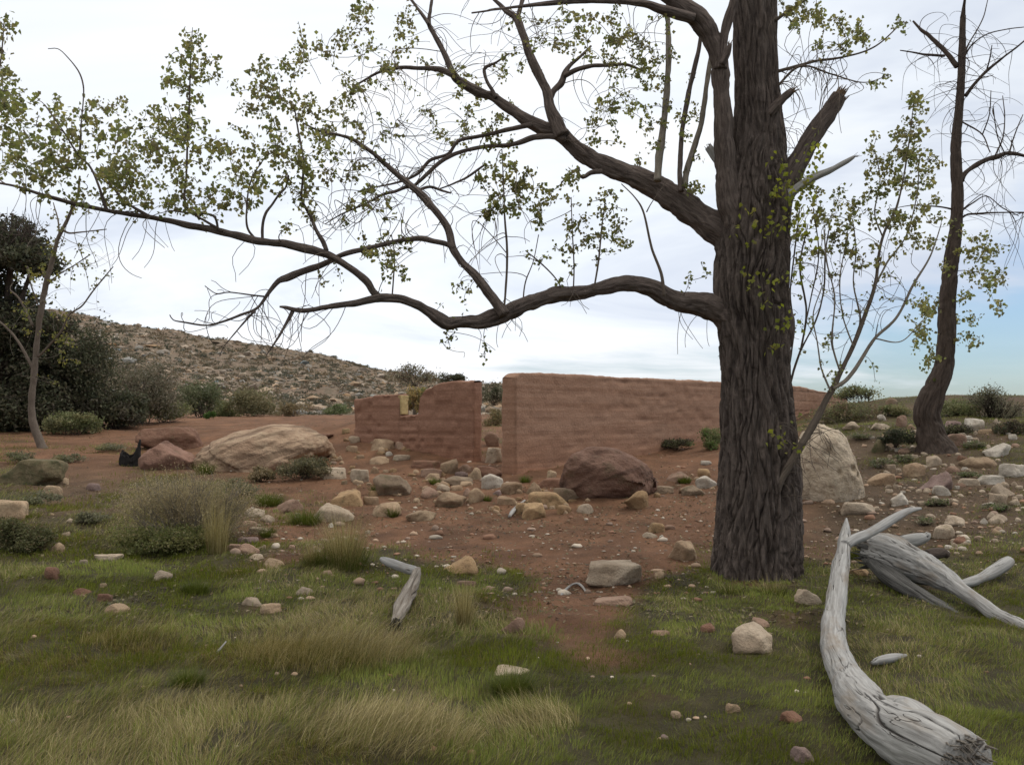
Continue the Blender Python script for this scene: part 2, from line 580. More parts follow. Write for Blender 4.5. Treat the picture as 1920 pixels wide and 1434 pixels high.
_gw += [np.array(p, float) for p in [
    (1.2, 21.5, 1.15), (-1.2, 24, 1.45), (3, 28, 1.72), (8, 33, 1.95), (14, 31, 2.0), (22, 32, 2.0), (-9, 40, 1.85),
    (0, 46, 1.8), (16, 52, 1.5), (-22, 46, 2.0), (32, 52, 1.5), (0, 75, 1.9), (-32, 72, 2.1), (35, 80, 1.3),
    (0, 0, 0), (5, 2, 0), (-5, 2, 0), (0, -12, -.1), (16, -12, 0), (-16, -12, -.1), (20, 6, .1), (-20, 8, .1)]]
_gw = np.array(_gw)


def _phi(r):
    return r * r * np.log(r + 1e-9)


_n = len(_gw)
_A = np.zeros((_n + 3, _n + 3))
_A[:_n, :_n] = _phi(np.linalg.norm(_gw[:, None, :2] - _gw[None, :, :2], axis=-1)) + np.eye(_n) * 0.4
_A[:_n, _n:] = np.column_stack([np.ones(_n), _gw[:, :2]])
_A[_n:, :_n] = _A[:_n, _n:].T
_sol = np.linalg.solve(_A, np.concatenate([_gw[:, 2], np.zeros(3)]))


def gz_base(x, y):
    x = np.asarray(x, float); y = np.asarray(y, float)
    sh = x.shape
    xf, yf = x.ravel(), y.ravel()
    cx_ = np.clip(xf, -45, 45); cy_ = np.clip(yf, -15, 85)
    z = _sol[_n] + _sol[_n + 1] * cx_ + _sol[_n + 2] * cy_
    for k in range(_n):
        r = np.hypot(cx_ - _gw[k, 0], cy_ - _gw[k, 1])
        z = z + _sol[k] * _phi(r)
    far = sstep(60, 130, np.hypot(xf, yf))
    return (z * (1 - far) + 1.2 * far).reshape(sh)


def gz(x, y):
    x = np.asarray(x, float); y = np.asarray(y, float)
    P = np.stack([x, y, np.zeros_like(x)], -1)
    b = fbm(P * 0.9, 3, 3) * 0.06 + fbm(P * 2.6, 3, 8) * 0.035 + fbm(P * 9.0, 3, 9) * 0.016
    return gz_base(x, y) + b


_D = np.concatenate([np.arange(2.5, 14, 0.03), np.arange(14, 40, 0.08), np.arange(40, 80, 0.4)])


def ground_at(px, py):
    """first point of the ground under photo pixel (px, py)"""
    P = at(px, py, _D)
    below = np.nonzero(P[:, 2] < gz(P[:, 0], P[:, 1]))[0]
    p = P[below[0]] if len(below) else P[-1]
    return np.array([p[0], p[1], float(gz(p[0], p[1]))])


# cover of grass (1) against bare red earth (0)
DIRT = [(1110, 1000, 260, 62, 1.1), (850, 940, 220, 60, 1.1), (600, 860, 220, 55, 1.1), (330, 795, 330, 26, 1.2), (150, 905, 90, 60, .6),
        (1120, 1105, 110, 60, .75), (1600, 985, 230, 45, .5), (1720, 925, 200, 50, .4), (650, 1010, 150, 34, .5), (1350, 890, 160, 70, .9),
        (1500, 930, 200, 60, .7), (980, 1150, 60, 30, .35), (720, 1190, 60, 26, .6), (520, 1050, 60, 20, .5), (1230, 1230, 160, 18, .3), (1090, 1150, 80, 55, .6), (1115, 1230, 110, 36, .5), (1180, 1325, 150, 44, .45), (1120, 1400, 130, 50, .4), (1050, 1060, 150, 50, .4)]


def grass_cover(x, y):
    z = gz_base(x, y)
    px, py = project(np.stack([x, y, z], -1))
    far = sstep(1150, 975, py)
    g = 1.0 - 0.52 * far + 0.22 * sstep(520, 380, px) * sstep(860, 930, py)
    g = g - 0.20 * sstep(920, 850, py) * sstep(1450, 1300, px)
    for cx, cy, rx, ry, w in DIRT:
        g = g - w * np.exp(-((px - cx) / rx) ** 2 - ((py - cy) / ry) ** 2)
    P = np.stack([x, y, np.zeros_like(x)], -1)
    g = g + fbm(P * 1.3, 4, 21) * 0.7
    g = np.where(y > 34, 0.2, g)
    return np.clip(g, 0, 1), px, py


def build_ground():
    # denser near the camera, running out to the horizon
    t = np.linspace(-1, 1, 520)
    xs = 1.9 * np.sinh(t * 6.3)
    t2 = np.linspace(-0.32, 1, 640)
    ys = 5.0 + 3.2 * np.sinh((t2 - 0.12) * 6.6)
    X, Y = np.meshgrid(xs, ys)
    Z = gz(X, Y)
    g, px, py = grass_cover(X.ravel(), Y.ravel())
    P = np.stack([X.ravel(), Y.ravel(), np.zeros(X.size)], -1)
    v = fbm(P * 2.3, 4, 40)
    soil = np.array([0.225, 0.116, 0.064])[None] * (1 + 0.5 * v[:, None]) + np.array([0.02, 0.012, 0.008])[None] * fbm(P * 9, 3, 44)[:, None]
    right = sstep(1400, 1600, px)[:, None] * sstep(1100, 1000, py)[:, None]
    lft = (sstep(560, 380, px) * sstep(850, 920, py))[:, None]
    soil = soil * (1 - lft) + np.array([0.165, 0.105, 0.062])[None] * (1 + 0.4 * v[:, None]) * lft
    soil = soil * (1 - right) + (np.array([0.135, 0.09, 0.055])[None] * (1 + 0.4 * v[:, None])) * right
    litter = np.array([0.088, 0.074, 0.034])[None] * (1 + 0.4 * fbm(P * 5, 3, 47)[:, None])
    k = sstep(0.15, 0.75, g)[:, None]
    col = np.clip(soil * (1 - k) + litter * k, 0.005, 1)
    col = np.column_stack([col, np.ones(len(col))])
    ny, nx = X.shape
    i = np.arange(ny - 1)[:, None] * nx + np.arange(nx - 1)[None]
    q = np.stack([i, i + 1, i + nx + 1, i + nx], -1).reshape(-1, 4)
    m, nt, b, _ = new_mat('earth')
    c = attr(nt, 'col')
    co = obj_coord(nt)
    n1 = noise(nt, co, 30, 7, 0.72)
    n2 = noise(nt, co, 5, 6, 0.65)
    n3 = noise(nt, co, 110, 4, 0.7)
    hs = nt.nodes.new('ShaderNodeHueSaturation')
    nt.links.new(c, hs.inputs['Color'])
    nt.links.new(math_n(nt, 'ADD', math_n(nt, 'MULTIPLY', math_n(nt, 'ADD', n1, n2), 0.75), 0.25), hs.inputs['Value'])
    sp = ramp(nt, n3, [(0.60, 0.0), (0.70, 1.0)])
    col2 = mixc(nt, math_n(nt, 'MULTIPLY', sp, 0.5), hs.outputs[0], (0.23, 0.16, 0.115))
    sp2 = ramp(nt, noise(nt, co, 62, 3, 0.6), [(0.62, 0.0), (0.70, 1.0)])
    col2 = mixc(nt, math_n(nt, 'MULTIPLY', sp2, 0.5), col2, (0.055, 0.035, 0.025))
    nt.links.new(col2, b.inputs['Base Color'])
    bump(nt, b, math_n(nt, 'ADD', n1, math_n(nt, 'MULTIPLY', n3, 0.5)), 1.0, 0.06)
    o = link_mesh('ground', np.stack([X.ravel(), Y.ravel(), Z.ravel()], -1), q, None, m, None, True, {'col': ('FLOAT_COLOR', col)})
    tag(o, 'red earth and grassy ground rising gently to the ruin', 'ground', None, 'structure')


build_ground()

# ------------------------------------------------------------------ far hillside
RIDGE = [(-900, 540), (-400, 560), (0, 572), (150, 593), (300, 617), (400, 638), (500, 650), (640, 672), (720, 695), (780, 704), (850, 711),
         (940, 719), (1000, 728), (1100, 745), (1250, 772), (1420, 792)]
_rx = [r[0] for r in RIDGE]; _ry = [r[1] for r in RIDGE]


def hill_pt(px, v):
    """v 0 foot .. 1 ridge, beyond 1 the far side"""
    px = np.asarray(px, float); v = np.asarray(v, float)
    top = np.interp(px, _rx, _ry)
    base = 782.0
    d = 58 + 105 * v
    vv = np.clip(v, 0.0, 1.0)
    row = base + (top - base) * (vv ** 0.92)
    P = at(px, row, d)
    P[..., 2] -= np.maximum(v - 1, 0) * 26
    P[..., 2] -= np.maximum(-v, 0) * 9
    return P


def hill_surf(px, v):
    P = hill_pt(px, v)
    w = np.stack([P[..., 0], P[..., 1], np.zeros_like(P[..., 0])], -1)
    P[..., 2] += fbm(w * 0.11, 4, 60) * 0.9 + fbm(w * 0.6, 3, 63) * 0.35
    return P


def build_hill():
    pxs = np.linspace(-900, 1420, 420)
    vs = np.concatenate([np.linspace(-0.25, 1.0, 150), np.linspace(1.02, 1.9, 26)])
    PX, VV = np.meshgrid(pxs, vs)
    P = hill_surf(PX, VV)
    ny, nx = PX.shape
    i = np.arange(ny - 1)[:, None] * nx + np.arange(nx - 1)[None]
    q = np.stack([i, i + 1, i + nx + 1, i + nx], -1).reshape(-1, 4)
    m, nt, b, _ = new_mat('hill_soil')
    co = obj_coord(nt)
    n1 = noise(nt, co, 0.16, 6, 0.65)
    n2 = noise(nt, co, 0.9, 6, 0.7)
    n3 = noise(nt, co, 3.5, 5, 0.7)
    col = mixc(nt, ramp(nt, n1, [(0.35, 0.0), (0.65, 1.0)]), (0.20, 0.14, 0.10), (0.235, 0.18, 0.13))
    col = mixc(nt, ramp(nt, n2, [(0.48, 0.0), (0.62, 0.8)]), col, (0.13, 0.11, 0.072))
    col = mixc(nt, ramp(nt, n3, [(0.55, 0.0), (0.68, 0.6)]), col, (0.30, 0.225, 0.15))
    nt.links.new(col, b.inputs['Base Color'])
    bump(nt, b, math_n(nt, 'ADD', n2, n3), 0.8, 0.4)
    o = link_mesh('hillside', P.reshape(-1, 3), q, None, m)
    tag(o, 'dry rocky hillside sloping down to the right', 'hill', None, 'structure')
    # rubble that litters the whole slope
    n = 9500
    px = rng.uniform(-300, 1150, n); v = rng.uniform(0.0, 1.0, n) ** 0.9
    C = hill_surf(px, v)
    V0, T0 = ICO[1]
    S = Soup()
    big = rng.pareto(2.2, n)
    for k in range(n):
        s = min(0.11 + 0.09 * big[k], 0.7)
        W = V0 * (1 + 0.35 * rng.standard_normal((len(V0), 1)))
        W = W * s * rng.uniform(0.7, 1.3, 3) * np.array([1.25, 1.0, 0.65])
        c = np.array([0.32, 0.255, 0.195]) * rng.uniform(0.6, 1.3) + np.array([0.03, 0, -0.02]) * rng.standard_normal()
        S.add(W + C[k] + [0, 0, s * 0.12], None, T0, col=np.tile([*np.clip(c, .02, 1), 1], (len(V0), 1)))
    m2, nt, b, _ = new_mat('hill_rubble')
    nt.links.new(attr(nt, 'col'), b.inputs['Base Color'])
    o = S.build('hillside_rubble', m2, None, False)
    tag(o, 'tan rocks strewn all over the far hillside', 'rocks', None, 'stuff')
    # low desert scrub over the slope
    n = 6000
    px = rng.uniform(-300, 1150, n); v = rng.uniform(0.0, 1.01, n) ** 0.8
    C = hill_surf(px, v)
    S = Soup()
    for k in range(n):
        s = rng.uniform(0.22, 0.6)
        nl = 30
        dirs = rng.standard_normal((nl, 3)); dirs[:, 2] = np.abs(dirs[:, 2]) * 0.8
        dirs /= np.linalg.norm(dirs, axis=1)[:, None]
        ctr = C[k] + dirs * s * rng.uniform(0.4, 1.0, (nl, 1)) * np.array([1.25, 1.25, 0.85])
        a = rng.standard_normal((nl, 3)) * s * 0.20; bb = rng.standard_normal((nl, 3)) * s * 0.20
        V = np.stack([ctr + a, ctr + bb, ctr - a * 0.5 - bb * 0.6], 1).reshape(-1, 3)
        base = np.array([[0.085, 0.078, 0.052], [0.105, 0.088, 0.062], [0.13, 0.10, 0.062], [0.065, 0.066, 0.046]])[rng.integers(0, 4)]
        c = base * rng.uniform(0.9, 1.6)
        S.add(V, None, np.arange(nl * 3).reshape(-1, 3), col=np.tile([*c, 1], (nl * 3, 1)))
    o = S.build('hillside_scrub', M['shrub'], None, False)
    tag(o, 'low grey green scrub dotted over the far hillside', 'scrub', None, 'stuff')


build_hill()


# ------------------------------------------------------------------ rammed earth ruin
def earth_wall(name, mat, p0, dirv, length, thick, top, bottom, parent, courses=0.27, nu_step=0.045, seed=0, pits=0.03, erode=0.03):
    """wall from p0 along dirv; top(u), bottom(u) give heights; front face looks to the camera side"""
    dirv = np.array([dirv[0], dirv[1], 0.0]); dirv /= np.linalg.norm(dirv)
    nrm = np.array([dirv[1], -dirv[0], 0.0])
    if nrm[1] > 0: nrm = -nrm
    us = np.unique(np.concatenate([np.arange(0, length, nu_step), [length]]))
    nv, ntk = 44, 9
    tz = np.array([top(u) for u in us]); bz = np.array([bottom(u) for u in us])
    fv = np.linspace(0, 1, nv)
    rows = []
    for k in range(len(us)):
        h = bz[k] + (tz[k] - bz[k]) * fv
        base = np.array([p0[0], p0[1], 0]) + dirv * us[k]
        front = base[None] + np.column_stack([np.zeros((nv, 2)), h])
        tt = np.linspace(0, 1, ntk)[1:-1]
        topr = base[None] - nrm[None] * (tt * thick)[:, None] + np.array([0, 0, tz[k]])[None]
        back = front[::-1] - nrm[None] * thick
        rows.append(np.vstack([front, topr, back]))
    R = np.array(rows)
    nr = R.shape[1]
    P = R.reshape(-1, 3)
    # displacement
    lay = P[:, 2] / courses
    fl = np.abs(lay - np.round(lay))
    groove = -0.020 * np.exp(-(fl / 0.045) ** 2) * (0.35 + 1.3 * vnoise(P * np.array([0.8, 0.8, 1.7]) + 9, seed))
    ph = np.array([3.1 * seed, 1.7, 2.3])
    lump = fbm(P * 1.2 + ph, 4, 70 + seed) * erode + fbm(P * 7 + ph, 4, 75 + seed) * 0.018
    pit = -pits * sstep(0.66, 0.82, vnoise(P * np.array([5, 5, 6.5]) + ph, 80 + seed))
    off = (groove + lump + pit)
    N_ = np.zeros_like(R)
    N_[:, :nv] = nrm; N_[:, -nv:] = -nrm
    N_[:, nv:-nv] = [0, 0, 1]
    N_[:, nv - 1] = (nrm + [0, 0, 1]) / 1.4; N_[:, nr - nv] = (-nrm + [0, 0, 1]) / 1.4
    R = R + N_ * off.reshape(R.shape[0], nr, 1)
    # crumbly top edge
    ed = fbm(np.stack([R[:, nv - 1, 0] * 3, R[:, nv - 1, 1] * 3, R[:, nv - 1, 0] * 0 + seed], -1), 4, 90) * 0.014
    for k in range(nv - 3, nr - nv + 3):
        R[:, k, 2] += ed
    for k, f in ((nv - 1, 1.0), (nv - 2, 0.5), (nr - nv, 1.0)):
        R[:, k, 2] -= 0.022 * f
    P = R.reshape(-1, 3)
    i = np.arange(len(us) - 1)[:, None] * nr; j = np.arange(nr - 1)[None]
    q = [np.stack([i + j, i + j + 1, i + nr + j + 1, i + nr + j], -1).reshape(-1, 4)]
    # end faces: rows across the thickness between front and back
    V = [P]; cnt = len(P)
    for e, sgn in ((0, -1), (len(us) - 1, 1)):
        fr = R[e, :nv]; bk_ = R[e, -nv:][::-1]
        cols = [np.arange(nv) + e * nr]
        kk = np.linspace(0, 1, 7)[1:-1]
        for t in kk:
            mid = fr * (1 - t) + bk_ * t
            d = fbm(mid * 1.5 + ph, 3, 93) * erode * 1.2 + fbm(mid * 8 + ph, 3, 95) * 0.02
            mid = mid + dirv * sgn * (d[:, None] + 0.01)
            V.append(mid); cols.append(np.arange(nv) + cnt); cnt += nv
        cols.append((e * nr + np.arange(nr - nv, nr))[::-1])
        for a, b in zip(cols[:-1], cols[1:]):
            f = np.stack([a[:-1], b[:-1], b[1:], a[1:]], -1)
            q.append(f if sgn < 0 else f[:, ::-1])
    V = np.vstack(V)
    return link_mesh(name, V, np.concatenate(q), None, mat, parent, True)


WA0 = at(967, 890, 16.0); WA0[2] = 0
WA_DIR = np.array([0.67, 0.742, 0])


def wall_a_u(px):
    t = (px - CX) / F
    # x0+u*dx = t*(y0+u*dy) (pitch is small, ignore)
    return (t * WA0[1] - WA0[0]) / (WA_DIR[0] - t * WA_DIR[1])


def prof(pts, wall0, wdir):
    """(photo x, photo y) list -> height as a function of distance along the wall"""
    us, zs = [], []
    for px, py in pts:
        t = (px - CX) / F
        u = (t * wall0[1] - wall0[0]) / (wdir[0] - t * wdir[1])
        d = wall0[1] + u * wdir[1]
        us.append(u); zs.append(float(at(px, py, d)[2]))
    o = np.argsort(us)
    return np.array(us)[o], np.array(zs)[o]


_ua, _za = prof([(967, 698), (1000, 698), (1100, 703), (1200, 708), (1350, 715), (1475, 722), (1505, 725), (1530, 731), (1560, 737), (1590, 746)], WA0, WA_DIR)
root = thing('earth_wall', (WA0[0], WA0[1], float(gz(WA0[0], WA0[1]))), 'long rammed earth ruin wall with a level top, behind the big cottonwood trunk', 'wall')
LA = float(_ua[-1])


def top_a(u):
    z = float(np.interp(u, _ua, _za))
    return z - 0.055 * max(0, 1 - u / 0.22) ** 2


w = earth_wall('wall_body', M['wall'], WA0, WA_DIR, LA, 0.34, top_a,
               lambda u: float(gz_base(WA0[0] + WA_DIR[0] * u, WA0[1] + WA_DIR[1] * u)) - 0.45, None, seed=1, nu_step=0.06, erode=0.016, pits=0.014)
w.parent = root
w.location = -root.location

WB0 = at(887, 866, 17.5); WB0[2] = 0
WB_DIR = np.array([-0.80, 0.60, 0]); WB_DIR /= np.linalg.norm(WB_DIR)
_ub, _zb = prof([(890, 713), (850, 714), (828, 717), (808, 723), (796, 731), (788, 741), (786, 747), (785.2, 776), (748.6, 781), (748, 738), (735, 739), (700, 740), (685, 746), (664, 748)], WB0, WB_DIR)
LB = float(_ub[-1])
rootb = thing('earth_wall', (WB0[0], WB0[1], float(gz(WB0[0], WB0[1]))), 'short broken red earth wall with a square notch, left of the doorway gap', 'wall')
wb = earth_wall('wall_body', M['wall_red'], WB0, WB_DIR, LB, 0.27, lambda u: float(np.interp(u, _ub, _zb)),
                lambda u: float(gz_base(WB0[0] + WB_DIR[0] * u, WB0[1] + WB_DIR[1] * u)) - 0.45, rootb, seed=4, nu_step=0.025, pits=0.03, erode=0.018)
wb.location = -rootb.location
# yellow plaster left on the jamb of the notch
uj = float(np.interp(0, [0, 1], [0, 1])) + (lambda t: (t * WB0[1] - WB0[0]) / (WB_DIR[0] - t * WB_DIR[1]))((748.3 - CX) / F)
zlo, zhi = at(750, 779, WB0[1] + uj * WB_DIR[1])[2], at(750, 741, WB0[1] + uj * WB_DIR[1])[2]
S = Soup()
na, nb = 10, 20
for side, dd in ((0, 0.05), (1, 0.0)):
    pass
A_, B_ = np.meshgrid(np.linspace(0.02, 0.25, na), np.linspace(zlo + 0.02, zhi, nb))
nb_ = np.array([WB_DIR[1], -WB_DIR[0], 0]); nb_ = nb_ if nb_[1] < 0 else -nb_
pl = np.array([WB0[0], WB0[1], 0])[None] + WB_DIR[None] * uj - nb_[None] * A_.ravel()[:, None] + np.column_stack([np.zeros((A_.size, 2)), B_.ravel()])
f_ = fbm(pl * 9, 3, 5)[:, None] * 0.02
front = pl - WB_DIR[None] * (0.03 + f_)
back = pl + WB_DIR[None] * 0.05
i = np.arange(nb - 1)[:, None] * na + np.arange(na - 1)[None]
q = np.stack([i, i + 1, i + na + 1, i + na], -1).reshape(-1, 4)
S.add(front, q); S.add(back, q[:, ::-1])
edge = np.concatenate([np.arange(na), np.arange(1, nb) * na + na - 1, np.arange(na - 1)[::-1] + (nb - 1) * na, np.arange(nb - 1)[::-1] * na])
e2 = np.roll(edge, -1)
S.Q.append(np.stack([edge, edge + A_.size, e2 + A_.size, e2], -1))
j = S.build('window_jamb', M['jamb'], rootb)
j.location = -rootb.location
j['label'] = 'yellow plastered jamb of the notch'


# ------------------------------------------------------------------ stones
def rock_shape(sub, seed, kind):
    r = np.random.default_rng(seed)
    V, T = ICO[sub]
    n = {'r': 20, 'a': 12, 's': 11, 'w': 9, 'b': 26, 't': 4}[kind]
    d = r.standard_normal((n, 3))
    d /= np.linalg.norm(d, axis=1)[:, None]
    if kind in 'sa':
        d = np.vstack([d, [[0.05, 0.03, 1], [-0.08, -0.99, 0.12], [0.98, 0.1, 0.1], [-0.97, 0.12, 0.1]]])
    if kind == 't':
        d = np.vstack([d, [[0.62, -0.1, 0.78], [-0.70, -0.15, 0.72], [0.1, -0.93, 0.36], [0, 0.9, 0.4], [0, 0, -1]]])
    dist = r.uniform({'r': 0.66, 'a': 0.58, 's': 0.55, 'w': 0.5, 'b': 0.86, 't': 0.8}[kind], 1.0, len(d))
    dots = V @ (d / np.linalg.norm(d, axis=1)[:, None]).T
    q = np.where(dots > 0.05, dist[None] / np.maximum(dots, 0.05), 9.0)
    k = {'r': 26.0, 'a': 26.0, 's': 28.0, 'w': 26.0, 'b': 9.0, 't': 22.0}[kind]
    rad = -np.log(np.exp(-k * np.minimum(q, 3)).sum(1)) / k
    rad = np.clip(rad, 0.25, 1.25)
    W = V * rad[:, None]
    if kind == 'b': W = np.sign(W) * np.abs(W) ** {117: 0.9, 134: 0.80, 151: 0.97}.get(seed, 0.85)
    ph = r.uniform(0, 50, 3)
    W = W * (1 + 0.10 * fbm(W * 1.6 + ph, 3, seed % 91)[:, None] + 0.06 * fbm(W * 4 + ph, 4, seed % 77 + 5)[:, None])
    if sub >= 4: W = W * (1 + 0.022 * fbm(W * 13 + ph, 3, seed % 57)[:, None])
    if kind == 'w':
        W[:, 2] *= 0.72 + 0.38 * W[:, 0]
    mn, mx = W.min(0), W.max(0)
    return (W - (mn + mx) / 2) / ((mx - mn) / 2), T


stone_n = 0


def stone(px, by, w, h, kind, mat, label, name='stone', group=None, depth=None, dk=0.85, sub=None, roll=0.0, sink=0.38, back=0.5):
    """stone whose visible outline is w x h photo pixels, its foot at (px, by)"""
    global stone_n
    stone_n += 1
    seed = 100 + stone_n * 17
    g = ground_at(px, by) if depth is None else at(px, by, depth)
    d0 = g[1]
    mpp = d0 / F
    W = w * mpp
    D = W * dk if kind != 's' else W * 0.8
    D = min(D, 3.2)
    dc = d0 + D * back
    # top of the outline lies about over the middle of the stone
    ztop = at(px, by - h, dc)[2]
    base = min(g[2], float(gz(g[0], dc))) - 0.02 - 0.03 * W
    H = max(ztop - base, 0.16 * W)
    s = sub or (5 if w > 150 else 4 if w > 34 else 3)
    V, T = rock_shape(s, seed, kind)
    hz = H * (1 + sink)
    c = np.array([g[0] * dc / d0, dc, base + H - hz / 2])
    P = V * np.array([W / 2, D / 2, hz / 2])
    if mat == 'boulder_brown' and kind == 'b':
        P[:, 2] -= 0.22 * H * np.clip(P[:, 0] / W - 0.05, 0, 1) * 2 * (P[:, 2] > 0)
    if mat == 'boulder_white':
        for hx, hz_, s_, dp in ((0.24, 0.02, 0.045, 0.12), (0.03, -0.02, 0.03, 0.06), (0.30, -0.06, 0.03, 0.06), (-0.1, 0.22, 0.05, 0.05)):
            gq = np.exp(-((P[:, 0] - hx * W) ** 2 + (P[:, 2] - hz_ * H) ** 2) / (s_ * W) ** 2) * (P[:, 1] < 0)
            P[:, 1] += dp * gq
    if mat == 'boulder_stripe':
        P[:, 0] += 0.16 * W * P[:, 2] / hz
        # weathered-out bedding, dipping to the left
        lay = P @ np.array([0.40, -0.15, 0.9]) + 0.06 * fbm(P * 1.5, 3, 5)
        cut = vnoise(np.column_stack([lay * 7, P[:, 0] * 0.35, lay * 0]), 12)
        P = P * (1 - 0.06 * sstep(0.5, 0.68, cut))[:, None]
    if roll:
        a = math.radians(roll)
        P = P @ np.array([[math.cos(a), 0, -math.sin(a)], [0, 1, 0], [math.sin(a), 0, math.cos(a)]]).T
    o = link_mesh(name, P, None, T, M[mat], None, True)
    o.location = c
    return tag(o, label, 'boulder' if name == 'boulder' else 'stone', group)



BIG = [
    (491, 889, 266, 94, 'b', 'boulder_stripe', 'huge tan dome boulder with slanting dark streaks, left of the ruin', 'boulder'),
    (1141, 938, 196, 102, 'b', 'boulder_brown', 'big dark brown boulder leaning on the long earth wall', 'boulder'),
    (1550, 944, 144, 150, 'b', 'boulder_white', 'big rounded whitish boulder right behind the cottonwood trunk', 'boulder'),
    (312, 884, 104, 58, 't', 'boulder_brown', 'brown wedge shaped boulder next to the black burnt stump', 'boulder'),
    (322, 846, 110, 46, 'a', 'red', 'dark red boulder behind the wedge shaped one, left of the huge dome', 'boulder'),
    (62, 910, 118, 50, 's', 'moss', 'mossy flat topped boulder near the left edge, below the pale trunked tree', 'boulder'),
]
for px, by, w, h, k, mt, lab, nm in BIG:
    stone(px, by, w, h, k, mt, lab, nm, dk=0.85, sub=6 if w > 130 else 5, sink={'boulder_white': 0.14, 'boulder_brown': 0.16}.get(mt, 0.3))

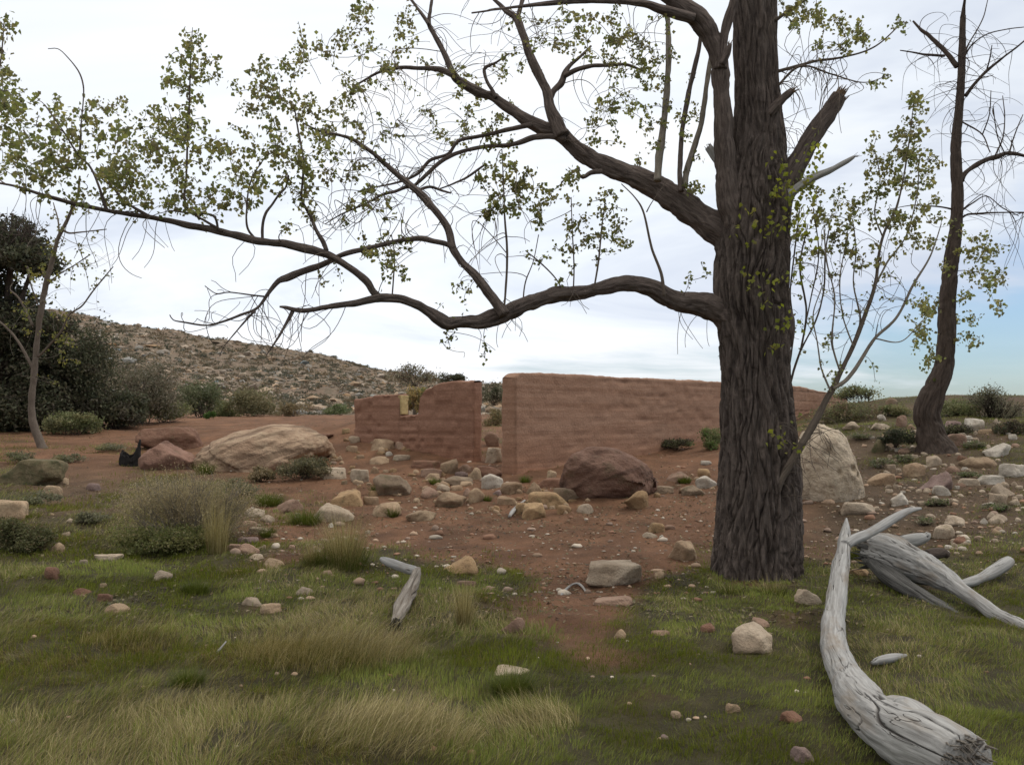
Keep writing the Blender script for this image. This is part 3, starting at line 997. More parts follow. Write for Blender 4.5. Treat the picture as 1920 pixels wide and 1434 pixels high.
ST = [
    # below the low part of the ruin
    (698, 829, 66, 29, 'r', 'ochre', 'rounded ochre block tight against the foot of the low earth wall'),
    (600, 827, 54, 15, 's', 'red', 'thin flat red slab touching the right end of the huge dome boulder'),
    (665, 832, 22, 15, 'a', 'pale', 'small pale chip left of the rounded ochre block'),
    (718, 845, 48, 23, 's', 'tan', 'tilted tan slab below the rounded ochre block'),
    (754, 844, 40, 19, 'r', 'pink', 'rounded pinkish stone at the foot of the notched wall'),
    (716, 853, 16, 15, 'r', 'tan', 'small upright tan stone under the tilted tan slab'),
    (730, 856, 14, 10, 'r', 'white', 'tiny white stone beside a green sprig under the notched wall'),
    (753, 865, 36, 13, 's', 'pale', 'flat pale slab in front of the notched wall'),
    (713, 872, 42, 17, 'a', 'tan', 'half buried tan stone left of the flat pale slab'),
    (800, 880, 64, 18, 'a', 'red', 'dark red fallen lump of earth at the base of the notched wall'),
    (630, 899, 44, 23, 'a', 'pale', 'pale topped block right of the bush at the huge dome'),
    (675, 904, 35, 25, 'a', 'pale', 'pale topped angular block on bare red earth'),
    (736, 930, 72, 42, 'r', 'grey', 'large brown dome stone with a green tuft at its left foot'),
    (652, 949, 62, 30, 's', 'ochre', 'ochre slab with a pointed left end below the pale topped blocks'),
    (696, 947, 30, 17, 'a', 'tan', 'small tan stone with grass against it, right of the ochre slab'),
    (624, 980, 86, 36, 'r', 'pale', 'long pale boulder with a white back, behind the dry bush'),
    (725, 970, 56, 29, 'r', 'tan', 'rounded tan stone with a bright green tuft in front'),
    (789, 978, 60, 23, 'r', 'tan', 'oblong tan stone alone at the edge of the bare earth'),
    (809, 896, 42, 19, 's', 'pink', 'flat pink stone in front of the dark red lump'),
    (843, 889, 34, 29, 'a', 'tan', 'angular tan block standing against the notched wall'),
    (872, 886, 27, 16, 'a', 'pink', 'small pink angular stone at the wall corner'),
    (866, 898, 27, 15, 'a', 'mauve', 'mauve stone below the small pink angular one'),
    (890, 900, 29, 24, 'r', 'tan', 'rounded tan stone under the doorway gap'),
    (860, 909, 62, 16, 's', 'grey', 'long flat grey slab above the cluster of rounded stones'),
    (923, 918, 42, 30, 'r', 'white', 'bright white rounded stone under the doorway gap'),
    (806, 937, 34, 24, 'r', 'pink', 'rounded pink stone at the left of the stone cluster'),
    (831, 922, 26, 15, 'r', 'pale', 'small pale stone on top of the stone cluster'),
    (856, 922, 26, 13, 'r', 'tan', 'small tan stone wedged at the back of the stone cluster'),
    (845, 953, 62, 32, 'r', 'tan', 'largest rounded tan stone at the front of the stone cluster'),
    (876, 931, 18, 17, 'r', 'pink', 'small pink stone pressed to the right of the largest one'),
    (893, 942, 33, 27, 'a', 'tan', 'angular tan stone at the right end of the stone cluster'),
    (932, 931, 18, 13, 'r', 'mauve', 'small dull stone between the cluster and the bright white stone'),
    (959, 928, 42, 25, 'r', 'tan', 'oblong tan stone in front of the long wall corner'),
    (927, 869, 36, 31, 'a', 'pale', 'pale pink block lying in the doorway gap'),
    (922, 838, 30, 30, 'a', 'pink', 'dull pink block deeper inside the doorway gap'),
    (915, 897, 54, 24, 'a', 'red', 'red brown sill block across the doorway gap'),
    # in front of the long wall
    (1001, 927, 34, 24, 'r', 'tan', 'rounded tan stone beside the red brown brick shaped stone'),
    (1033, 915, 66, 19, 's', 'red', 'flat red brown brick shaped stone by the dark boulder'),
    (1034, 897, 20, 16, 'a', 'tan', 'small upright stone leaning on the long wall by the dark boulder'),
    (1066, 940, 60, 27, 's', 'grey', 'long grey stone in the shade of the dark boulder'),
    (1030, 954, 82, 33, 's', 'ochre', 'large flat yellow stone in front of the dark boulder'),
    (1001, 974, 46, 32, 'a', 'ochre', 'orange tan stone just below the large flat yellow one'),
    (1097, 963, 34, 19, 'r', 'pale', 'small pale stone alone right of the large flat yellow one'),
    (1192, 957, 46, 39, 'w', 'ochre', 'pointed orange brown stone at the right foot of the dark boulder'),
    (1240, 927, 48, 18, 's', 'grey', 'flat grey stone right of the dark boulder'),
    (1273, 907, 50, 23, 'r', 'pink', 'pinkish stone with a green tuft, right of the dark boulder'),
    (1324, 917, 43, 25, 'r', 'white', 'white rounded stone left of the cottonwood trunk'),
    (1300, 929, 46, 20, 'r', 'grey', 'pale grey stone in front of the white rounded one'),
    (1230, 1000, 32, 21, 'a', 'ochre', 'square ochre block on the bare earth left of the trunk'),
    (1217, 1011, 32, 14, 'r', 'pale', 'flat pale stone under the square ochre block'),
    (1256, 993, 20, 9, 's', 'pink', 'small flat pink stone right of the square ochre block'),
    (1240, 1010, 10, 8, 'r', 'white', 'tiny white stone touching the flat pale one'),
    (1323, 873, 22, 10, 'a', 'white', 'small white chip on the bank below the long wall'),
    # right hand slope
    (1599, 807, 36, 17, 'w', 'pale', 'pale wedge stone just above the big whitish boulder'),
    (1653, 790, 16, 13, 'w', 'white', 'small white wedge near the top of the bank'),
    (1652, 806, 42, 13, 's', 'pale', 'flat pale stone left of the two upright ones by the dark trunk'),
    (1691, 802, 21, 24, 'r', 'pink', 'upright pinkish stone left of the dark leaning trunk'),
    (1708, 806, 18, 11, 'r', 'tan', 'small tan stone touching the left side of the dark leaning trunk'),
    (1647, 851, 27, 28, 'r', 'moss', 'mottled mossy stone on the slope right of the big whitish boulder'),
    (1694, 852, 23, 12, 'r', 'pink', 'small pinkish stone below the dark leaning trunk'),
    (1708, 861, 26, 9, 's', 'pale', 'thin pale slab at the foot of the dark leaning trunk'),
    (1716, 897, 40, 30, 'r', 'tan', 'tan egg shaped stone beside the mauve wedge'),
    (1755, 922, 58, 40, 'w', 'mauve', 'large mauve wedge stone in the middle of the right slope'),
    (1786, 890, 28, 17, 'r', 'pink', 'small pink rounded stone above the mauve wedge'),
    (1831, 881, 64, 25, 'r', 'tan', 'long tan stone with a pointed back on the right slope'),
    (1789, 838, 38, 25, 'a', 'pink', 'pink angular stone right of the dark leaning trunk'),
    (1872, 857, 50, 27, 'w', 'white', 'white wedge stone above the long tan one'),
    (1896, 896, 46, 28, 'r', 'white', 'white egg shaped stone at the right edge'),
    (1850, 910, 52, 20, 's', 'white', 'flat white stone below the white egg shaped one'),
    (1880, 933, 50, 28, 'r', 'pale', 'long pale stone lying end down below the flat white one'),
    (1870, 796, 14, 12, 'r', 'pale', 'small pale stone below the bushes at the top right'),
    (1850, 815, 30, 11, 's', 'tan', 'flat tan stone under the green shrubs on the right bank'),
    (1904, 839, 17, 8, 'r', 'pink', 'small pinkish stone near the right edge'),
    (1652, 911, 48, 24, 's', 'tan', 'tilted brown slab right of the big whitish boulder'),
    (1808, 866, 30, 13, 's', 'red', 'thin red slab above the long tan stone'),
    (1802, 916, 18, 11, 'r', 'pink', 'small pink stone between the mauve wedge and the flat white stone'),
    (1901, 949, 23, 14, 'r', 'pale', 'pale stone beneath the long pale one at the right edge'),
    (1672, 760, 24, 14, 'r', 'grey', 'grey rock on the skyline between the ruin and the dark trunk'),
    (1783, 803, 34, 14, 's', 'mauve', 'flat dark stone right of the dark leaning trunk, on the bank'),
    (1647, 869, 19, 8, 'r', 'tan', 'small tan stone below the mottled mossy one'),
    (1604, 966, 66, 26, 'a', 'pale', 'cracked pale block set in the red earth behind the upright grey log'),
    (1768, 1012, 40, 30, 'r', 'pale', 'smooth pale stone above the fallen hollow log'),
    (1845, 984, 18, 13, 'r', 'white', 'small whitish stone on the right slope, above a pebble patch'),
    (1868, 1001, 16, 10, 'r', 'tan', 'small tan stone in the pebble patch'),
    (1842, 1004, 11, 9, 'r', 'pale', 'tiny pale stone at the left of the pebble patch'),
    (1832, 1015, 12, 10, 'r', 'grey', 'tiny grey stone below the pebble patch'),
    (1797, 1025, 27, 20, 'r', 'red', 'brown stone right of the smooth pale one'),
    (1612, 1083, 40, 18, 'r', 'ochre', 'brown rounded stone between the two grey logs'),
    (1902, 1003, 14, 7, 'r', 'white', 'tiny white stone near the right edge, by the pebble patch'),
    # left side
    (115, 909, 26, 14, 's', 'tan', 'small flat stone at the right end of the mossy boulder'),
    (101, 933, 35, 24, 'a', 'tan', 'yellow tan stone just below the mossy boulder'),
    (22, 976, 76, 40, 's', 'tan', 'broad flat slab cut by the left edge'),
    (107, 1037, 27, 20, 'r', 'tan', 'tan stone in the grass near the left edge'),
    (203, 1052, 48, 14, 's', 'pale', 'flat pale stone at the foot of the straw topped clump'),
    (96, 1090, 28, 27, 'a', 'red', 'brown angular stone in the grass near the left edge'),
    (305, 1089, 34, 21, 'r', 'pale', 'pale stone alone in the green grass, below the straw topped clump'),
    (222, 1151, 44, 21, 'r', 'tan', 'half hidden tan stone in the left grass'),
    (152, 1118, 36, 17, 'r', 'red', 'buried brown stone in the left grass'),
    (196, 1130, 28, 18, 'a', 'red', 'small brown stone next to the half hidden tan one'),
    (476, 1136, 42, 18, 'r', 'pale', 'small pale stone left of the straw mound'),
    (569, 1119, 38, 21, 'r', 'pale', 'grey white stone above the straw mound'),
    (508, 1151, 40, 20, 'a', 'tan', 'tan stone at the back of the straw mound'),
    (478, 971, 42, 19, 'r', 'pale', 'pale stone at the top of the left stone row'),
    (502, 979, 28, 14, 'r', 'pale', 'smaller pale stone touching the top of the left stone row'),
    (467, 989, 34, 13, 's', 'pink', 'flat pink stone second in the left stone row'),
    (487, 1004, 38, 17, 's', 'pale', 'flat pale stone with a green sprig in the left stone row'),
    (467, 1019, 40, 13, 's', 'mauve', 'flat mauve stone in the left stone row'),
    (469, 1039, 38, 21, 'r', 'pink', 'pink grey stone low in the left stone row'),
    (478, 1054, 39, 16, 'r', 'pale', 'pale stone second from the bottom of the left stone row'),
    (516, 1066, 52, 21, 'r', 'tan', 'brownish tapering stone at the bottom of the left stone row'),
    (541, 963, 52, 28, 'w', 'pink', 'pink wedge stone left of the long pale boulder'),
    (620, 989, 11, 9, 'r', 'white', 'tiny white stone below the long pale boulder'),
    # middle and front
    (1150, 1099, 112, 48, 'a', 'pale', 'large pale flat topped stone left of the trunk base'),
    (1149, 1136, 80, 20, 's', 'pink', 'low flat pink stone just below the large pale flat topped one'),
    (1281, 1056, 56, 44, 'r', 'tan', 'rounded tan stone at the left foot of the cottonwood'),
    (864, 1079, 68, 37, 'w', 'ochre', 'buried ochre stone right of the broken driftwood piece'),
    (874, 1102, 39, 15, 's', 'pink', 'flat pinkish stone below the buried ochre one'),
    (961, 1187, 48, 34, 'w', 'pink', 'pink pointed stone in the middle of the grass'),
    (1237, 1085, 20, 15, 'r', 'tan', 'small brown stone right of the large pale flat topped one'),
    (962, 1268, 76, 16, 's', 'pale', 'flat pale stone behind the dark green tuft'),
    (1163, 1196, 23, 18, 'r', 'tan', 'small tan stone in thin grass left of the hollowed white stone'),
    (1238, 1192, 35, 11, 's', 'pink', 'flat pink chip left of the hollowed white stone'),
    (780, 1333, 16, 12, 'r', 'pink', 'tiny pink stone in the front grass, centre'),
    (1268, 1347, 24, 14, 's', 'grey', 'small grey stone in the front grass'),
    (1245, 1387, 18, 10, 'r', 'mauve', 'tiny mauve stone low in the front grass'),
    (1514, 1136, 50, 34, 'w', 'pale', 'pale wedge stone right below the cottonwood base'),
    (1424, 1179, 40, 24, 'r', 'pink', 'grey pink stone just above the hollowed white one'),
    (1410, 1229, 80, 60, 'r', 'pale', 'whitish stone with a hollowed underside in the front grass'),
    (1327, 1186, 28, 18, 'r', 'red', 'brown stone left of the hollowed white one'),
    (1485, 1357, 44, 25, 'r', 'red', 'red brown stone beside the front of the curved grey log'),
    (1372, 1337, 30, 20, 'a', 'tan', 'small tan stone in the front grass, left of the red brown one'),
    (1507, 1432, 48, 30, 'a', 'mauve', 'dull stone at the bottom edge beside the curved grey log'),
]
for px, by, w, h, k, mt, lab in ST:
    stone(px, by, w, h, k, mt, lab, 'stone', 'loose stones around the ruin')

# smaller rubble that lies between the stones above
RUB = [('small tan rubble stone among many like it at the foot of the ruin walls', 'rubble below the ruin', [(620, 885, 890, 950, 58), (880, 915, 1110, 965, 34), (1200, 895, 1340, 935, 14), (620, 810, 770, 880, 24)]),
       ('small pale stone among many like it strewn over the right bank', 'small stones on the right bank', [(1630, 806, 1920, 960, 92), (1720, 960, 1920, 1040, 18)]),
       ('small stone among many like it in the loose band between straw plume and bare earth', 'small stones of the left band', [(430, 940, 560, 1070, 18), (560, 960, 700, 1040, 8), (90, 900, 220, 1120, 8)])]
for lab, grp, boxes in RUB:
    for x0, y0, x1, y1, n in boxes:
        for k in range(n):
            w = 10 + 8 * rng.pareto(2.4)
            w = min(w, 36)
            stone(rng.uniform(x0, x1), rng.uniform(y0, y1), w, w * rng.uniform(0.4, 0.75), 'ras'[rng.integers(0, 3)], ['pale', 'pale', 'pale', 'white'][rng.integers(0, 4)] if 'right' in grp else ['tan', 'tan', 'ochre'][rng.integers(0, 3)] if 'ruin' in lab else ['tan', 'pink', 'pale', 'mauve'][rng.integers(0, 4)], lab, 'rubble_stone', grp)

# pale rocks one can pick out on the far hill
HR = [(290, 716, 20, 18, 'pale pointed outcrop rock low on the hill above the thicket'), (318, 748, 14, 20, 'white rock among the bushes at the foot of the hill'),
      (560, 752, 24, 16, 'yellowish rock at the foot of the hill beside the round shrubs'), (335, 762, 9, 6, 'tiny white rock in the green growth at the foot of the hill'),
      (378, 690, 13, 9, 'tan rock halfway up the hill'), (455, 702, 16, 10, 'tan rock in the middle of the hillside, right of the others')]
for px, py, w, h, lab in HR:
    v = 0.25
    top = np.interp(px, _rx, _ry)
    v = float(np.clip(((782 - py - h) / (782 - top)), 0.02, 1)) ** (1 / 0.92)
    P = hill_surf(np.array(px, float), np.array(v))
    mpp = P[1] / F
    V, T = rock_shape(3, px, 'a')
    o = link_mesh('hill_rock', V * np.array([w * mpp / 2, w * mpp / 2.5, h * mpp / 1.8]), None, T, M['pale'], None, True)
    o.location = P + np.array([0, 0, h * mpp * 0.3])
    tag(o, lab, 'rock', 'pale rocks on the hill')


def pebbles():
    S = Soup()
    V0, T0 = ICO[2]
    n = 0
    while n < 2600:
        u = rng.random()
        if u < 0.48: px, py = rng.uniform(1500, 2000), rng.uniform(800, 1080)
        elif u < 0.96: px, py = rng.uniform(430, 1350), rng.uniform(830, 1130)
        else: px, py = rng.uniform(0, 1900), rng.uniform(1000, 1430)
        d = rng.uniform(0, 1)
        g = at(px, py, 1.0)
        r = ray(px, py)
        # march coarsely
        dd = np.arange(3.5, 30, 0.25)
        P = CAM + r[None] * (dd / r[1])[:, None]
        b = np.nonzero(P[:, 2] < gz_base(P[:, 0], P[:, 1]))[0]
        if not len(b): continue
        x, y = P[b[0], 0], P[b[0], 1]
        s = 0.008 + 0.012 * rng.pareto(2.5)
        if u > 0.96: s = min(s, 0.018)
        s = min(s, 0.065)
        W = V0 * (1 + 0.18 * rng.standard_normal((len(V0), 1)) * 0.6) * s * rng.uniform(0.7, 1.3, 3) * np.array([1.1, 1.0, 0.65])
        c = np.array([[0.36, 0.25, 0.17], [0.46, 0.39, 0.31], [0.25, 0.14, 0.09], [0.28, 0.2, 0.15]])[rng.integers(0, 4)] * rng.uniform(0.7, 1.2)
        S.add(W + np.array([x, y, float(gz(x, y)) + s * 0.15]), None, T0, col=np.tile([*c, 1], (len(V0), 1)))
        n += 1
    m2, nt, b, _ = new_mat('pebble_stone')
    nt.links.new(attr(nt, 'col'), b.inputs['Base Color'])
    o = S.build('pebbles', m2, None, True)
    tag(o, 'small loose pebbles scattered on the bare earth', 'pebbles', None, 'stuff')


pebbles()


def litter():
    """dry stalks, bark flakes and dead leaves that lie on the bare earth"""
    n = 42000
    d = np.sqrt(rng.uniform(6.5 ** 2, 27 ** 2, n)) * 1.0
    d = np.where(rng.random(n) < 0.55, rng.uniform(7, 15, n), d)
    x = rng.uniform(-0.68, 0.68, n) * d
    P = np.column_stack([x, d, np.zeros(n)])
    keep = vnoise(P * 1.5, 71) * 0.6 + vnoise(P * 5, 72) * 0.4 + 0.25 * rng.random(n) > 0.55
    P = P[keep]; n = len(P)
    P[:, 2] = gz(P[:, 0], P[:, 1]) + 0.006
    a = rng.uniform(0, 2 * np.pi, n)
    stalk = rng.random(n) < 0.5
    L = np.where(stalk, rng.uniform(0.03, 0.12, n), rng.uniform(0.015, 0.04, n))[:, None]
    Wd = np.where(stalk, 0.003, rng.uniform(0.010, 0.025, n))[:, None]
    u = np.column_stack([np.cos(a), np.sin(a), rng.normal(0.1, 0.25, n)]) * L
    w = np.column_stack([-np.sin(a), np.cos(a), rng.normal(0.0, 0.5, n)]) * Wd
    V = np.stack([P - u * .5 - w * .4, P + u * .1 - w, P + u * .5, P + w * .9], 1)
    V[..., 2] = np.maximum(V[..., 2], P[:, None, 2] - 0.004)
    pal = np.array([[0.20, 0.155, 0.085], [0.11, 0.075, 0.045], [0.27, 0.22, 0.13], [0.075, 0.055, 0.036], [0.13, 0.12, 0.06]])
    c = pal[rng.integers(0, 5, n)] * rng.uniform(0.6, 1.2, (n, 1))
    col = np.repeat(np.column_stack([c, np.ones(n)]), 4, 0)
    q = np.arange(n * 4).reshape(-1, 4)
    o = link_mesh('ground_litter', V.reshape(-1, 3), q, None, M['grass'], None, False, {'col': ('FLOAT_COLOR', col)})
    tag(o, 'dry stalks and dead leaves littering the bare earth', 'litter', None, 'stuff')


litter()


# ------------------------------------------------------------------ trees
def bark_disp(amp, freq, zf, seed):
    """interlacing furrows: two families of slanting cracks that cut the bark into long plates"""
    def f(bk, r):
        x, y, z = bk[:, 0], bk[:, 1], bk[:, 2]
        wob = fbm(bk * np.array([3, 3, 1.6]), 3, seed + 2)
        fur = np.full(len(bk), 9.0)
        for k, (tw, sc) in enumerate(((0.34, 1.0), (-0.30, 1.08))):
            a = tw * z + 0.30 * wob
            q = np.stack([(x * np.cos(a) - y * np.sin(a)) * freq * sc, (x * np.sin(a) + y * np.cos(a)) * freq * sc, z * zf + 7 * k], -1)
            n = vnoise(q, seed + k)
            fur = np.minimum(fur, np.abs(2 * n - 1) + 0.10 * vnoise(bk * np.array([40, 40, 12]), seed + 5))
        deep = np.exp(-(fur / 0.20) ** 2)
        fine = fbm(np.stack([x * freq * 2.6, y * freq * 2.6, z * zf * 3.5], -1), 3, seed + 7)
        brk = sstep(0.62, 0.75, vnoise(np.stack([x * freq * 0.9, y * freq * 0.9, z * 9], -1), seed + 8))
        big = fbm(bk * np.array([2.2, 2.2, 0.9]), 3, seed + 9)
        return amp * (0.35 - 1.3 * deep + 0.45 * fine - 0.35 * brk) + big * amp * 0.9
    return f


class Tree:
    def __init__(self):
        self.P, self.D, self.R, self.tw, self.lv = [], [], [], Soup(), []

    def nodes(self, P, R):
        T = np.gradient(P, axis=0); T /= np.linalg.norm(T, axis=1)[:, None] + 1e-9
        self.P.append(P); self.D.append(T); self.R.append(R)

    def pack(self):
        self.aP = np.concatenate(self.P); self.aD = np.concatenate(self.D); self.aR = np.concatenate(self.R)
        self.apx = np.stack(project(self.aP), -1)

    def limb(self, name, pts, d0, d1, mat, parent, segs=20, step=0.025, amp=0.006, freq=42, origin=None, label=None, register=True, cap=True):
        pts = np.array(pts, float)
        s = np.concatenate([[0], np.cumsum(np.hypot(np.diff(pts[:, 0]), np.diff(pts[:, 1])))]); s /= s[-1]
        d = d0 + (d1 - d0) * s
        P = at(pts[:, 0], pts[:, 1], d)
        R = pts[:, 2] / 2 * d / F
        P, R = catmull(P, R, step)
        thin = R[:, None] * 0.25
        P = P + np.stack([fbm(P * 3.1 + k * 7, 3, 31 + k) for k in range(3)], -1) * np.minimum(thin * 1.6, 0.022)
        R = R * (1 + 0.14 * fbm(P * 5.0 + 3, 3, 77))
        if register: self.nodes(P[::2], R[::2])
        V, q, t, bk = tube(P, R, segs, (lambda b, r: bark_disp(1.0, freq * 0.6, 2.2, 11)(b, r) * np.minimum(amp, r * 0.2)) if amp else None, cap)
        if name is None:
            self.tw.add(V, q, t, bk=bk)
            return None
        if origin is not None: V = V - origin
        o = link_mesh(name, V, q, t, mat, parent, True, {'bk': ('FLOAT_VECTOR', bk)})
        if label: o['label'] = label
        return o

    def grow(self, blobs, leaf=True, up=0.25, rbase=0.006, wig=0.03, lsize=0.05, palette=None, dj=0.3, curl=0.0, maxlen=2.2, clump=(3, 6), segs=4, gap=0.085):
        """send a twig to random targets in photo ellipses (cx, cy, rx, ry, count)"""
        self.pack()
        tg = []
        for b in blobs:
            cx, cy, rx, ry, n = b[:5]
            a = rng.uniform(0, 2 * np.pi, n); r = np.sqrt(rng.uniform(0, 1, n))
            for x, y in zip(cx + rx * r * np.cos(a), cy + ry * r * np.sin(a)):
                tg.append((x, y))
        tg = np.array(tg)
        # nearest woody node in the picture gives the distance
        start = []
        for x, y in tg:
            dd = np.hypot(self.apx[:, 0] - x, self.apx[:, 1] - y)
            start.append(dd.min())
        order = np.argsort(start)
        newP, newD, newR, newx = [self.aP], [self.aD], [self.aR], [self.apx]
        aP, aD, aR, apx = self.aP, self.aD, self.aR, self.apx
        n_old = len(aP)
        for cnt, k in enumerate(order):
            x, y = tg[k]
            if leaf:
                dd = np.hypot(apx[:, 0] - x, apx[:, 1] - y)
                i = int(np.argmin(dd + 22 * rng.random(len(dd)) + np.where(apx[:, 1] < y - 25, 30.0 if up < 0 else 0.0, 0)))
            else:
                dd = np.hypot(apx[:n_old, 0] - x, apx[:n_old, 1] - y)
                near = np.nonzero(dd < max(dd.min() + 20, 60 + 50 * rng.random()))[0]
                i = int(near[rng.integers(0, len(near))])
            p0, d0, r0 = aP[i], aD[i], aR[i]
            p1 = at(x, y, p0[1] + rng.normal(0, dj))
            v = p1 - p0; L = np.linalg.norm(v)
            if L < 0.04 or L > maxlen: continue
            n = int(np.clip(L / 0.045, 6, 26))
            t = np.linspace(0, 1, n)[:, None]
            c1 = p0 + v * 0.35 + d0 * L * 0.18 + np.array([0, 0, up * L * -0.25 if up > 0 else -up * L * 0.5]) + rng.normal(0, 0.07, 3) * L
            c2 = p0 + v * 0.75 + np.array([0, 0, up * L * -0.15 if up > 0 else -up * L * 0.6]) + rng.normal(0, 0.08, 3) * L
            P = (1 - t) ** 3 * p0 + 3 * (1 - t) ** 2 * t * c1 + 3 * (1 - t) * t ** 2 * c2 + t ** 3 * p1
            if curl:
                th = t[:, 0] * rng.uniform(1.0, 2.6) * rng.choice([-1, 1])
                cr = curl * L * t[:, 0] ** 2
                P = P + np.column_stack([np.sin(th) * cr, np.zeros(n), (np.cos(th) - 1) * cr])
            bow = rng.normal(0, 0.20 if curl else 0.06) * L
            bd = np.cross(v / L, np.array([0, 1.0, 0])) + rng.normal(0, 0.3, 3)
            P = P + np.sin(np.pi * t ** 0.8) * bow * bd
            ph = rng.uniform(0, 40, 3)
            wv = np.stack([vnoise(np.column_stack([t[:, 0] * L * 2.4 + ph[0], t[:, 0] * 0 + q, t[:, 0] * 0]), 3) - .5 for q in range(3)], -1)
            P = P + wv * wig * np.sin(np.pi * np.clip(t, 0, 0.85))
            rb = min(1.25 * rbase * (0.6 + 0.5 * L), max(r0 * 0.8, 0.003))
            R = np.linspace(rb, max(0.0024, rb * 0.4), n)
            V, q, tt, bk = tube(P, R, segs, None, False)
            self.tw.add(V, q, tt, bk=bk)
            T = np.gradient(P, axis=0); T /= np.linalg.norm(T, axis=1)[:, None] + 1e-9
            aP = np.vstack([aP, P[2::2]]); aD = np.vstack([aD, T[2::2]]); aR = np.concatenate([aR, R[2::2]])
            apx = np.vstack([apx, np.stack(project(P[2::2]), -1)])
            if leaf:
                s = max(0.12, min(0.45, 1 - 0.35 / L))
                pos = np.arange(s * L, L + 0.001, gap * rng.uniform(0.8, 1.25))
                pos = np.append(pos, L)
                for u in pos:
                    a = min(int(u / L * (n - 1)), n - 2); f = u / L * (n - 1) - a
                    c = P[a] * (1 - f) + P[a + 1] * f
                    m = rng.integers(clump[0], clump[1] + 1)
                    off = rng.normal(0, 0.030, (m, 3)) * (lsize / 0.05) + np.array([0, 0, -0.008])
                    for o_ in off:
                        self.lv.append((*(c + o_), lsize * rng.uniform(0.6, 1.2), 0))
        self.aP, self.aD, self.aR, self.apx = aP, aD, aR, apx
        self.P, self.D, self.R = [aP], [aD], [aR]

    def leaves(self, name, parent, origin, palette, mat='leaf'):
        L = np.array(self.lv)
        if not len(L): return
        return leaf_mesh(name, L[:, :3] - origin, L[:, 3], palette, M[mat], parent)


def leaf_mesh(name, C, S, palette, mat, parent, hang=0.55, shape=1.0):
    n = len(C)
    tip = rng.standard_normal((n, 3)); tip[:, 2] -= hang * 1.6
    tip /= np.linalg.norm(tip, axis=1)[:, None]
    sd = np.cross(tip, rng.standard_normal((n, 3))); sd /= np.linalg.norm(sd, axis=1)[:, None] + 1e-9
    nm = np.cross(tip, sd)
    S = S[:, None]
    fold = rng.uniform(0.05, 0.25, (n, 1))
    b = C - tip * S * 0.45
    l = C - tip * S * 0.08 + sd * S * 0.46 * shape + nm * S * fold
    r = C - tip * S * 0.08 - sd * S * 0.46 * shape + nm * S * fold
    e = C + tip * S * 0.55
    V = np.stack([b, r, e, l], 1).reshape(-1, 3)
    i = np.arange(n)[:, None] * 4
    T = np.concatenate([i + [0, 1, 2], i + [0, 2, 3]])
    pal = np.array(palette)
    w = rng.random(n)
    k = rng.integers(0, len(pal), n)
    # clumps share a tone
    kk = (vnoise(C * 3.0 + 3, 17) * len(pal) * 0.999).astype(int)
    k = np.where(w < 0.6, np.clip(kk, 0, len(pal) - 1), k)
    c = pal[k] * rng.uniform(0.75, 1.25, (n, 1))
    col = np.repeat(np.column_stack([c, np.ones(n)]), 4, 0)
    return link_mesh(name, V, None, T, mat, parent, False, {'col': ('FLOAT_COLOR', col)})


LEAFPAL = [(0.165, 0.18, 0.066), (0.20, 0.21, 0.076), (0.135, 0.15, 0.058), (0.225, 0.21, 0.085), (0.14, 0.135, 0.06), (0.165, 0.145, 0.07)]
LEAFBRIGHT = [(0.23, 0.25, 0.05), (0.27, 0.28, 0.06), (0.19, 0.21, 0.05), (0.24, 0.22, 0.07)]


def splinters(S, tip, ax, rad, ln, n, seed, f0=0.10, f1=0.3):
    """torn fibres at a broken end"""
    r = np.random.default_rng(seed)
    ax = ax / np.linalg.norm(ax)
    u = np.cross(ax, [0.3, 1, 0.2]); u /= np.linalg.norm(u); w = np.cross(ax, u)
    for k in range(n):
        a = r.uniform(0, 2 * np.pi); q = rad * math.sqrt(r.uniform(0.05, 1)) * 0.9
        p = tip + (u * math.cos(a) + w * math.sin(a)) * q - ax * rad * 0.5
        l = ln * r.uniform(0.3, 1.0)
        d = ax + (u * r.normal(0, .22) + w * r.normal(0, .22))
        P = np.linspace(0, 1, 5)[:, None] * d[None] * (l + rad * 0.5) + p
        R = np.linspace(rad * r.uniform(f0, f1), 0.0015, 5)
        V, qd, t, bk = tube(P, R, 5, None, True)
        S.add(V, qd, t, bk=bk)


